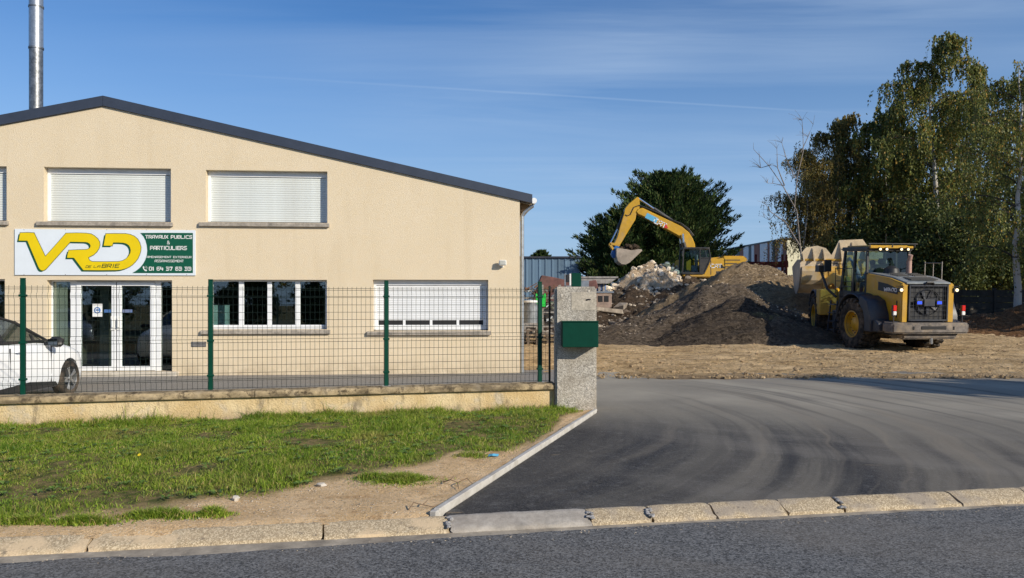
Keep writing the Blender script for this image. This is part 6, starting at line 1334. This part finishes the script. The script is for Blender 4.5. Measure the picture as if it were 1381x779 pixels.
# scrap rack: heaps of bars, plates and crates seen between building and pillar
def box_thing(name, label, cat, loc, parts, rz=0, group=None):
    t = thing(name, label, cat, loc, rz, group)
    for pn, mt, bxs, bv in parts:
        m = MB()
        for b in bxs: m.box(*b)
        m.build(pn, mt, t, bevel=bv)
    return t
rk = thing('scrap_rack', 'tall steel rack crammed with tangled bars and machine scrap behind the end of the fence', 'rack', (1.05, 36.0, yz(1, 36)), 0)
m = MB()
for x in (-.55, .35, 1.15):
    for y in (-.4, .4): m.box(x-.04, x+.04, y-.04, y+.04, 0, 2.45)
for z in (.55, 1.2, 1.85): m.box(-.55, 1.15, -.42, .42, z-.04, z+.03)
m.build('rack_frame', M['steel'], rk)
M['rust'] = simple('rusty_iron', C_(.16,.085,.055), .8, .2, .35, 5, C_(.05,.035,.03), .6)
for z0_ in (.60, 1.25, 1.9):
    m = MB()
    for k in range(26):
        a = Vector((rs.uniform(-.5, 1.1), rs.uniform(-.4, .3), z0_+rs.uniform(0, .45))); d_ = Vector((rs.uniform(-.5,.5), rs.uniform(-.2,.2), rs.uniform(-.25,.3))); m.beam(a, a+d_, rs.uniform(.02,.09), rs.uniform(.02,.10))
    m.build('scrap_iron', (M['rust'], M['black'], M['steel'])[int(z0_*2) % 3], rk, kind='stuff')
    m = MB()
    for k in range(9): a = Vector((rs.uniform(-.5, 1.0), -.3, z0_+rs.uniform(0, .3))); m.beam(a, a+Vector((rs.uniform(-.3,.3), .1, rs.uniform(0,.3))), .06, .06)
    m.build('pale_offcut', M['galv'], rk, kind='stuff')
M['pallet'] = simple('grey_pallet_wood', C_(.13,.10,.075), .9, 0, .3, 6)
gb = thing('green_bin', 'bright green plastic container on the scrap rack behind the fence post', 'bin', (1.30, 35.45, 1.50)); 
m = MB(); m.prism([(-.20,0),(.22,0),(.25,.52),(-.23,.52)], -.18, .18, 'xzy'); m.build('bin_body', simple('bright_green_plastic', C_(.02,.52,.06), .4), gb, bevel=.02)
m = MB(); 
for x in (-.22, -.03, .16): m.box(x, x+.06, -.20, .20, .44, .60)
m.build('bin_rib', simple('bright_green_lid', C_(.03,.60,.09), .4), gb, bevel=.01)
tn = thing('fuel_tank', 'light grey cylindrical tank with a white cap standing beside the corner of the building', 'tank', (.78, 32.0, yz(.8, 32))); 
m = MB(); m.lathe([(0,.85),(.28,.85),(.28,1.55),(.24,1.68),(0,1.70)], 24, 'z', (0,0,0)); m.build('tank_shell', simple('grey_tank', C_(.20,.22,.24), .5, 0, .3, 4, C_(.06,.05,.05), .7), tn, smooth=True)
m = MB(); m.lathe([(0,1.69),(.31,1.69),(.31,1.77),(0,1.80)], 24, 'z'); m.build('tank_cap', M['white'], tn, smooth=True)
m = MB()
for x, y in ((-.25,-.25),(.25,-.25),(.25,.25),(-.25,.25)): m.box(x-.04,x+.04,y-.04,y+.04,0,.86)
m.box(-.30,.30,-.30,.30,.78,.86); m.build('tank_stand', M['steel'], tn)
for i, (x, n_, lab) in enumerate(((.62, 4, 'stack of weathered wooden pallets nearest the building corner'), (1.42, 3, 'lower stack of wooden pallets behind the fence end, beside the taller stack'))):
    for k in range(n_):
        pl_ = thing('pallet', ('topmost ' if k == n_-1 else ('bottom ' if k == 0 else ('second lowest ' if k == 1 else 'second highest ')))+'weathered wooden pallet in the '+('taller' if i == 0 else 'lower')+' stack behind the end of the fence', 'pallet', (x+rs.uniform(-.03,.03), 31.0+i*.3, yz(x, 31)+k*.145), rs.uniform(-.05,.05), 'pallets stacked behind the fence')
        if k == 0:
            for q in range(5): m = MB(); m.box(-.4,.4,-.5+q*.22,-.38+q*.22,.12,.142); m.build('board', M['pallet'], pl_)
            for q in range(3): m = MB(); m.box(-.4+q*.35,-.3+q*.35,-.5,.5,.0,.118); m.build('block', M['pallet'], pl_)
            proto_p = pl_
        else:
            for ch in proto_p.children: c = ch.copy(); link(c, pl_)
s1 = P(757, 380, 42); dm = thing('dumper_skip', 'rusty pinkish tipping skip showing over the top of the fence', 'skip', (s1.x, 42, yz(s1.x, 42)))
m = MB(); m.prism([(-1.6,1.5),(-1.1,2.95),(-.5,2.85),(.9,2.55),(1.8,2.7),(1.9,2.3),(1.2,1.5)], -.8, .8, 'xzy'); m.build('skip_body', simple('pinkish_rust_paint', C_(.16,.07,.06), .7, 0, .25, 3, C_(.06,.045,.04), .7), dm, bevel=.03)
m = MB(); m.box(-1.3,1.3,-.7,.7,.5,1.5); m.build('skip_base', M['black'], dm, bevel=.03)
for x in (-.9,.9): m = MB(); m.cyl((x,-.85,.45),(x,-.55,.45),.45,n=20); m.build('wheel', M['tyre'], dm)

# ================================================================ FAR BUILDINGS
w0 = P(694, 350, 60); w1 = P(785, 350, 60)
wh = thing('warehouse', 'long blue grey metal clad warehouse beyond the yard, left of the dark conifer', 'warehouse', (w0.x-12, 60, 0), 0)
Wl = w1.x-w0.x+12; Hh = EYE+(410-348)/F*60
def clad(name, c, fx=9.0):
    t = NT(name); sx = t.n('ShaderNodeSeparateXYZ'); t.l(t.coord(), sx.inputs[0]); n_ = t.noise(1., 2, .5, co=t.coord((1.2, 1.2, .02))); cc = t.mix(t.ramp(n_, .35, .65), c, tuple(v*.72 for v in c[:3])+(1,))
    t.col(cc); return t.set(.5)
cladm = clad('blue_grey_cladding', C_(.13,.21,.30)); cladg = clad('greenish_cladding', C_(.12,.23,.25)); n_ = int(Wl/.5)
for k in range(n_):
    m = MB(); x = k*.5; m.prism([(x,0),(x+.32,0),(x+.36,-.05),(x+.46,-.05),(x+.5,0),(x+.5,.1),(x,.1)], 0, Hh, 'xyz'); m.build('cladding_panel', cladg if int(k/5) % 3 == 1 else cladm, wh)
m = MB(); m.box(0, n_*.5, .1, 25, 0, Hh-.05); m.build('wall', cladm, wh); m = MB(); m.box(-.2, n_*.5+.05, -.15, 25.2, Hh, Hh+.14); m.build('roof_edge', M['frame_dark'], wh)
# striped building: receding side of alternating coloured panels, cream gable with yellow ribs
c0 = P(1061.5, 410, 76); cA = P(985, 410, 90.0); 
sang = math.atan2(cA.y-c0.y, cA.x-c0.x)
sb = thing('striped_warehouse', 'warehouse with alternating brown, white and grey wall panels behind the gravel heap', 'warehouse', (c0.x, c0.y, 0), sang)
Ls = (cA.xy-c0.xy).length; Hs = EYE+(410-322.5)/F*76
brown = simple('brown_panel', C_(.26,.09,.06), .6, 0, .08, 2); whitep = simple('white_panel', C_(.80,.82,.82), .6, 0, .06, 2); greyp = simple('dark_grey_panel', C_(.10,.12,.13), .6, 0, .06, 2)
seq = [(.0,.055,brown),(.055,.135,whitep),(.135,.18,brown),(.18,.215,greyp),(.215,.265,whitep),(.265,.30,brown),(.30,.43,whitep),(.43,.53,brown),(.53,.58,whitep),(.58,.63,greyp),(.63,.73,whitep),(.73,.80,brown),(.80,.87,greyp),(.87,.93,whitep),(.93,1.0,brown)]
for rep in (0, 1):
    for a, b, mt in seq:
        a_, b_ = (a+rep)*Ls, (b+rep)*Ls; m = MB(); m.prism([(a_+.01, .02),(a_+.06,.08),(b_-.06,.08),(b_-.01,.02),(b_-.01,-.2),(a_+.01,-.2)], 0, Hs, 'xyz'); m.build('wall_panel', mt, sb)
m = MB(); m.box(-.1, 2*Ls, -.3, .14, Hs, Hs+.16); m.box(-.12,2*Ls,-12.2,-.3,Hs-.02,Hs+.1); m.build('roof', M['anthracite'], sb)
m = MB(); m.box(.02, 2*Ls, -12, -.2, 0, Hs-.03); m.build('wall', simple('cream_wall', C_(.56,.53,.42), .7, 0, .08, 1), sb)
m = MB(); m.box(-.06, .01, -3.6, .05, 0, Hs-.02); m.build('cream_end_wall', simple('cream_panel', C_(.62,.60,.44), .7, 0, .06, 1), sb)
yel = simple('yellow_cladding', C_(.58,.30,.03), .5, 0, .1, 2)
for k in range(28):
    y = -3.7-k*.29; m = MB(); m.prism([(.0, y),(-.10,y-.03),(-.10,y-.17),(.0,y-.20)], 2.0, Hs-.1, 'xyz'); m.build('cladding_rib', yel, sb)
m = MB(); m.box(-.01,.03,-12,-3.6,0,Hs-.05); m.build('yellow_wall', yel, sb)
rs0 = P(1040, 385, 70); fr = thing('red_steel_frame', 'dark red steel gantry frame standing in front of the striped warehouse', 'steel frame', (rs0.x, 70, 0))
redm = simple('dark_red_steel', C_(.20,.025,.02), .6, 0, .2, 3); m = MB(); zt = EYE+(410-349)/F*70
m.box(-2.0,1.5,-.15,.15,zt-.75,zt-.25); m.beam((-4.2,0,zt-.9),(1.5,0,zt-.2),.12,.14); m.build('gantry_beam', redm, fr)
for x in (-1.4,1.0,1.35): m = MB(); m.box(x-.09,x+.09,-.09,.09,0,zt+.4); m.build('gantry_post', redm, fr)
m = MB(); m.beam((-1.4,0,zt-2.6),(1.3,0,zt-1.0),.12,.12,up=(0,1,0)); m.build('brace', M['black'], fr)

# ================================================================ TREES
def rand_dirs(n): v = rg.normal(size=(n, 3)); return v/np.linalg.norm(v, axis=1)[:, None]
def leaf_quads(name, C, size, mat, parent, updir=None, aspect=.55, kind='stuff'):
    n = len(C); a = rand_dirs(n) if updir is None else updir+rand_dirs(n)*.55; a /= np.linalg.norm(a, axis=1)[:, None]
    b = np.cross(a, rand_dirs(n)); b /= np.linalg.norm(b, axis=1)[:, None]+1e-9; s_ = (size*rg.uniform(.6, 1.25, n))[:, None] if np.isscalar(size) else size[:, None]
    V = np.stack([C-a*s_, C+b*s_*aspect, C+a*s_, C-b*s_*aspect], 1).reshape(-1, 3); return np_mesh(name, V, np.arange(4*n).reshape(-1, 4), mat, parent, kind=kind)
def m_birch():
    t = NT('birch_bark'); b = t.noise(1., 5, .7, co=t.coord((2.2, 2.2, 4.5))); c = t.mix(t.ramp(b, .56, .62, 0, 1), C_(.46,.44,.40), C_(.03,.028,.026)); c = t.mix(t.ramp(t.noise(1.3, 3), .45, .6, 0, .35), c, C_(.38,.33,.27)); t.col(c); t.bump(t.noise(9, 4), .02); return t.set(.85)
M['birch'] = m_birch(); M['birch_dim'] = simple('grey_birch_twig', C_(.24,.21,.185), .85, 0, .3, 4); M['bark'] = simple('dark_bark', C_(.07,.055,.042), .95, 0, .3, 6, bumpd=.02)
M['birch_leaf'] = m_leaf('birch_leaf', C_(.065,.085,.02), C_(.31,.33,.085), C_(.60,.36,.07), .38, .5, .5, .88)
M['birch_leaf_dry'] = m_leaf('dry_birch_leaf', C_(.08,.076,.022), C_(.30,.25,.075), C_(.45,.29,.07), .34, .5, .5, .78)
M['conifer'] = m_leaf('conifer_spray', C_(.014,.032,.010), C_(.09,.15,.04), C_(.14,.15,.04), .15, .6, .5, .85)
M['bush'] = m_leaf('bush_leaf', C_(.03,.048,.014), C_(.18,.21,.055), C_(.22,.16,.045), .2, .55, .5, .95)
def birch(label, px, Y, top_py, Rw, nleaf, seed, lean=(0,0), dry=False, bare=.0, low=.22, stems=1, px_base=None, group='weeping birches beyond the loader', density=1.0, z0=None, xy=None, Hgt=None, lsz=.060):
    r = random.Random(seed); q = P(px, 410, Y) if xy is None else Vector((xy[0], xy[1], 0)); Y = q.y; zb = yard_z(q.x, Y)-.1 if z0 is None else z0
    Hh = (EYE+(410-top_py)/F*Y-zb) if Hgt is None else Hgt; t = thing('birch_tree', label, 'tree', (q.x, Y, zb), 0, group)
    tips = []; 
    for s_ in range(stems):
        ld_ = Vector((lean[0]+(.05*s_ if stems > 1 else 0), lean[1], 0)); b0 = Vector((s_*.35, s_*.1, 0)); n_ = 12; tp = []
        for k in range(n_+1): f = k/n_; tp.append(b0+ld_*Hh*f+Vector((.25*fbm(f*2.2, seed+s_*7)*Hh*.12, .25*fbm(f*2.2, seed+30)*Hh*.12, Hh*.97*f)))
        r0 = Hh*.0155/(1+.4*(stems-1)); m = MB(); m.tube(tp, [r0*(1-.93*(k/n_)**.8) for k in range(n_+1)], 9); m.build('trunk', M['birch'], t, smooth=True)
        mb = MB(); mbt = MB(); nb = int(26*density)
        for k in range(nb):
            f = low+(.97-low)*(k+r.random())/nb; i_ = min(n_-1, int(f*n_)); p0 = tp[i_].lerp(tp[i_+1], f*n_-i_); a = r.uniform(0, 6.283)+k*2.4
            prof = math.sin(min(1, (1-f)*1.25+.18)*math.pi*.5)*(.55+.45*min(1, (f-low)/.25+.4)); ln = Rw*prof*r.uniform(.75, 1.15); el_ = r.uniform(.45, 1.0)
            pts = [p0]; d_ = Vector((math.cos(a), math.sin(a), el_*1.1)).normalized(); st = ln/5*1.15
            for j in range(5): pts.append(pts[-1]+d_*st); d_ = (d_+Vector((r.uniform(-.12,.12), r.uniform(-.12,.12), -.24))).normalized()
            mb.tube(pts, r0*.32*(1-f*.6), 4, r0*.05)
            for j in range(1, 6):
                for q_ in range(3):
                    pp = pts[j].lerp(pts[j-1], r.random()); a2 = a+r.uniform(-1.3, 1.3); d2 = Vector((math.cos(a2), math.sin(a2), r.uniform(0,.7))).normalized(); l2 = ln*.28*r.uniform(.5, 1.2)
                    p1 = pp+d2*l2*.6; p2 = p1+(d2+Vector((0,0,-.5)))*l2*.4; mbt.tube([pp, p1, p2], .012, 3, .004); tips += [(p1, f), (p2, f)]
                    if j == 5: tips.append((pts[5], f))
        for q_ in range(5): tips.append((tp[-1], .99)); tips.append((tp[-2], .95))
        mb.build('branch', M['bark'], t, smooth=True, fix=False); mbt.build('twig', M['bark'], t, fix=False, kind='stuff')
    # hanging strands
    ns = len(tips); base = np.array([tuple(p) for p, _ in tips]); fr_ = np.array([f for _, f in tips]); S = max(1, int(nleaf/ns/26)); C = []; mt = MB()
    for k in range(ns):
        for _ in range(S):
            if r.random() < bare: continue
            L_ = Hh*r.uniform(.05, .15)*(1.0 if fr_[k] < .85 else .7); o = base[k]+np.array([r.gauss(0,.16), r.gauss(0,.16), r.gauss(0,.1)]); a = r.uniform(0, 6.28); sw = r.uniform(.05,.35)*L_
            m_ = int(26*r.uniform(.5, 1.4)); f = rg.uniform(0, 1, m_); pz = -L_*f**1.15+.12*L_*np.sin(f*3.1); s2 = sw*(1-(1-f)**2)
            cc = np.stack([o[0]+math.cos(a)*s2, o[1]+math.sin(a)*s2, o[2]+pz], 1)+rg.normal(0, .045, (m_, 3)); C.append(cc)
            if r.random() < .25: mt.tube([tuple(o), (o[0]+math.cos(a)*sw*.6, o[1]+math.sin(a)*sw*.6, o[2]-L_*.4), (o[0]+math.cos(a)*sw, o[1]+math.sin(a)*sw, o[2]-L_*1.05)], .006, 3, .003)
    C = np.concatenate(C); C = C[C[:, 2] > .6]; mt.build('hanging_twig', M['bark'], t, fix=False, kind='stuff')
    leaf_quads('crown', C, lsz, M['birch_leaf_dry'] if dry else M['birch_leaf'], t, updir=np.tile([0,0,-1.], (len(C), 1)), aspect=.6); return t
birch('tallest weeping birch, its ragged top reaching highest above the loader cab', 1262, 54, 40, 4.7, 82000, 3, (-.005,0), low=.12, density=1.3, lsz=.088)
birch('broad weeping birch crown immediately right of the tallest one', 1318, 57, 80, 4.6, 62000, 5, (.02,0), low=.12, density=1.25, lsz=.088)
birch('weeping birch at the right edge with a thick white trunk rising from the earth heap', 1371, 35.5, 72, 2.9, 38000, 9, (.01,0), low=.26, lsz=.058)
birch('yellowing birch at the left of the dense group, above the raised loader bucket', 1132, 60, 152, 3.9, 52000, 12, (0,0), dry=True, low=.26, lsz=.09)
birch('mid height birch between the yellowing birch and the tallest one', 1188, 59, 138, 4.5, 64000, 14, (0,0), low=.1, density=1.25, lsz=.09)
birch('slim half bare birch with two thin white stems beside the striped warehouse', 1090, 58, 188, 2.5, 12000, 17, (-.045,0), dry=True, bare=.2, low=.40, stems=2)
birch('second dark birch behind the loader cab, lower than its neighbours', 1228, 63, 170, 4.6, 60000, 21, (0,0), low=.08, lsz=.09)
# bare branches reaching out left of the slim birch
t = thing('bare_tree', 'leafless pale branched sapling leaning left at the edge of the birch group', 'tree', (P(1082, 410, 50).x, 50, yard_z(19, 50)), 0)
m = MB(); Z5 = lambda px, py: tuple(P(px, py, 50)-Vector((t.location.x, 50, t.location.z)))
for pts, r0 in (([(1086,395),(1080,330),(1071,285),(1058,250),(1040,222),(1018,200)], .065), ([(1071,285),(1073,240),(1080,205),(1083,172)], .04), ([(1058,250),(1050,225),(1048,200)], .04), ([(1040,222),(1030,224),(1022,215)], .03), ([(1078,330),(1060,300),(1040,285),(1032,276)], .05), ([(1080,205),(1088,185),(1096,168)], .03), ([(1072,240),(1062,210),(1058,190)], .035), ([(1048,285),(1040,296),(1034,292)], .02), ([(1058,250),(1044,246),(1034,247)],.02), ([(1083,185),(1077,165)],.02)):
    pp = [Vector(Z5(*p))+Vector((0, rs.uniform(-.6, .6) if i else 0, 0)) for i, p in enumerate(pts)]; m.tube(pp, r0, 6, .012)
    for k in range(10):
        p = pp[rs.randrange(1, len(pp))]; d_ = Vector((rs.uniform(-.8,.3), rs.uniform(-.5,.5), rs.uniform(.1,.8))); m.tube([p, p+d_*.5, p+d_*.9+Vector((0,0,-.1))], .010, 4, .005)
m.build('branches', M['birch_dim'], t, smooth=True, fix=False)
# understorey
def bush(name, label, x, y, z, rx, ry, rz, n, seed, mat='bush', lsz=.09, group=None, cat='shrub'):
    t = thing(name, label, cat, (x, y, z), 0, group); m = MB(); r = random.Random(seed)
    for k in range(9):
        a = r.uniform(0, 6.28); m.tube([(0,0,-.1),(math.cos(a)*rx*.3, math.sin(a)*ry*.3, rz*.8),(math.cos(a)*rx*.7, math.sin(a)*ry*.7, rz*1.5)], .05, 5, .012)
    m.build('stem', M['bark'], t); cl = rand_dirs(46)*rg.uniform(.5, .95, 46)[:, None]*[rx, ry, rz]; idx = rg.integers(0, 46, n); C = cl[idx]+rg.normal(0, 1, (n, 3))*[rx*.15, ry*.15, rz*.12]+[0,0,rz]; C = C[C[:, 2] > 0]
    leaf_quads('foliage', C, lsz, M[mat], t, kind='stuff'); return t
for i, (px, Y, hpy, rx, lab) in enumerate(((1132,58.5,318,2.0,'dark bush behind the raised loader bucket'),(1158,56.5,300,2.6,'dark bush just left of the loader cab'),(1200,56,290,3.4,'tall dark bush directly behind the loader cab roof'),(1255,52.5,268,3.3,'tall dark bush behind the loader hood and exhaust'),(1305,50.5,280,3.1,'dark bush right of the loader grille'),(1345,54,300,3.2,'dark bush in the gap before the white birch trunk'),(1400,50,250,3.4,'dark bush behind the white birch trunk at the right edge'))):
    q = P(px, 410, Y); zt = EYE+(410-hpy)/F*Y; zb = yard_z(q.x, Y); bush('shrub', lab, q.x, Y, zb, rx, 1.8, (zt-zb)/2, 15000, 40+i, lsz=.11, group='dark bushes under the birches')
# conifer
def conifer(label, px, Y, top_py, Rw, n, seed, tip=.42, name='conifer_tree', base_py=415, csz=.155):
    q = P(px, 410, Y); Hh = EYE+(410-top_py)/F*Y; t = thing(name, label, 'tree', (q.x, Y, 0)); r = random.Random(seed)
    m = MB(); m.tube([(0,0,-.2),(0,0,Hh*.5),(.1,0,Hh*.93)], Hh*.028, 8, .04); m.build('trunk', M['bark'], t, smooth=True); mb = MB(); C = []; A = []; Sz = []; nb = n
    for k in range(nb):
        f = (k+r.random())/nb; z = Hh*(.03+.90*f); a = r.uniform(0, 6.283)
        env = (1-f**2.1)**.62*(.80+.2*min(1, f*5+.3)); ln = Rw*env*r.uniform(.82, 1.18)*(1+.42*fbm(math.cos(a)*1.6+seed, math.sin(a)*1.6, z*.38, 3))+.25; tip_up = r.uniform(.25,.75)*(.6+.8*f)
        d_ = Vector((math.cos(a), math.sin(a), .18)).normalized(); pts = [Vector((0,0,z))]
        for j in range(6): pts.append(pts[-1]+d_*ln/6); d_ = (d_+Vector((0,0,tip_up*.16))).normalized()
        mb.tube(pts, .07, 4, .015)
        m_ = int(40+230*ln/Rw); g = rg.uniform(.18, 1.04, m_); jj = np.clip((g*6).astype(int), 0, 5); arr = np.array([tuple(p) for p in pts]); fr2 = g*6-jj; c = arr[jj]*(1-fr2)[:, None]+arr[jj+1]*fr2[:, None]
        wdt = (.42*(1.05-g)+.05)*min(1.4, .4+ln*.25); off = rg.normal(0, 1, (m_, 3))*wdt[:, None]; off[:, 2] *= .55; c = c+off; dd = np.array(tuple(d_))*.8+off*.9/ (wdt[:, None]+.01)*.35+[0,0,.35]; C.append(c); A.append(dd)
    mb.build('branch', M['bark'], t, fix=False, kind='stuff'); C = np.concatenate(C); A = np.concatenate(A); A /= np.linalg.norm(A, axis=1)[:, None]
    n_ = len(C); b = np.cross(A, rand_dirs(n_)); b /= np.linalg.norm(b, axis=1)[:, None]; s_ = rg.uniform(.5, 1.3, n_)[:, None]*csz
    V = np.stack([C-A*s_*.5, C+b*s_*.30, C+A*s_*1.35, C-b*s_*.30], 1).reshape(-1, 3); np_mesh('foliage', V, np.arange(4*n_).reshape(-1, 4), M['conifer'], t, kind='stuff'); return t
conifer('large dark spreading conifer standing behind the yellow excavator', 905, 63, 222, 5.6, 620, 8)
conifer('lower dark conifer merging with the left flank of the large one', 850, 61, 272, 4.2, 420, 10)
conifer('small pointed conifer top showing above the blue grey warehouse', 731, 92, 333, 2.2, 240, 11, name='conifer_tree')
# distant tree belt on the horizon
tl_n = 42000; x = rg.uniform(-220, 330, tl_n); y = 210+rg.normal(0, 5, tl_n); hN = np.array([6.5+3.0*fbm(v*.03, 1, 2)+2.2*fbm(v*.15, 4, 1) for v in x]); z = rg.uniform(0, 1, tl_n)*hN
leaf_quads('tree_belt', np.stack([x, y, z], 1), .9, M['bush'], None, aspect=.8)
# fence panels of the next plot, right of the loader
M['fence_shade'] = simple('shade_dark_fence', C_(.035,.033,.030), .9, 0, .3, 3)  # shade on the fence is put into this near-black colour
pf = thing('panel_fence', 'dark plank fence in the shade behind the earth heap', 'fence', (P(1290, 410, 40).x, 40, .7), R(4))
for k in range(5):
    m = MB(); m.box(k*2.05-.08, k*2.05+.08, -.08, .08, 0, 1.75); m.build('post', M['fence_shade'], pf)
    for z in range(5): m = MB(); m.box(k*2.05+.09, k*2.05+1.96, -.025, .025, .02+z*.33, .33+z*.33); m.build('panelwork', M['fence_shade'], pf)
sh_ = thing('grey_shed', 'plain grey green shed half hidden by the birch leaves near the right edge', 'shed', (P(1352, 410, 52).x, 52, .7)); zt = EYE+(410-356)/F*52-.7
m = MB(); m.box(0,3.2,0,3,0,zt-.2); m.build('wall', simple('grey_green_sheet', C_(.10,.12,.12), .7, 0, .1, 2), sh_); m = MB(); m.box(-.15,3.35,-.15,3.15,zt-.2,zt); m.build('roof', M['frame_dark'], sh_)
m = MB(); m.box(.5,1.4,-.03,0,0,2.0); m.build('door', M['frame_dark'], sh_)
# trees across the road and beside the entrance: they shade the driveway and show in the window glass
b1 = birch('roadside tree right of the entrance, outside the photo, whose shadow falls on the driveway', 0, 0, 0, 2.4, 12000, 31, group='roadside trees', z0=-.05, xy=(20.6, 5.6), Hgt=8.4, lsz=.11, low=.35)
for i, (x, y, s_) in enumerate(((-20,-17,1.1),(-11,-19,1.0),(-3,-18,1.15),(5,-21,1.0),(-29,-18,1.2),(13,-22,1.05))):
    c = copy_tree(b1); c.location = (x, y, -.05); c.rotation_euler = (0,0,i*1.3); c.scale = (s_*1.3, s_*1.3, s_*.9); c['label'] = 'tree of the row across the road, seen only as a reflection in the windows'; c['group'] = 'row of trees across the road'

for i, (x, y, s_) in enumerate(((31.5,30.5,1.45),(35.5,34,1.6),(33.5,26.5,1.35))):  # unseen birches added to shade the fence and bushes behind the loader
    c = copy_tree(b1); c.location = (x, y, .3); c.rotation_euler = (0,0,i*2.1+.5); c.scale = (s_*1.2, s_*1.2, s_); c['label'] = 'unseen birch added beyond the right of the yard to shade the fence'; c['group'] = 'shade birches added beyond the right edge of the yard'
hd = [('shrub', -24+4.1*k, -15.5-.6*(k % 3)) for k in range(10)]  # hedge added behind the camera to darken the lower window reflections
h0 = None
for k, (nm, x, y) in enumerate(hd):
    if h0 is None: h0 = bush('shrub', 'shrub of a hedge added across the road to darken the window reflections', x, y, -.05, 2.4, 1.2, 1.7, 5000, 77, lsz=.13, group='hedge across the road')
    else: c = copy_tree(h0); c.location = (x, y, -.05); c.rotation_euler = (0,0,k*1.1)
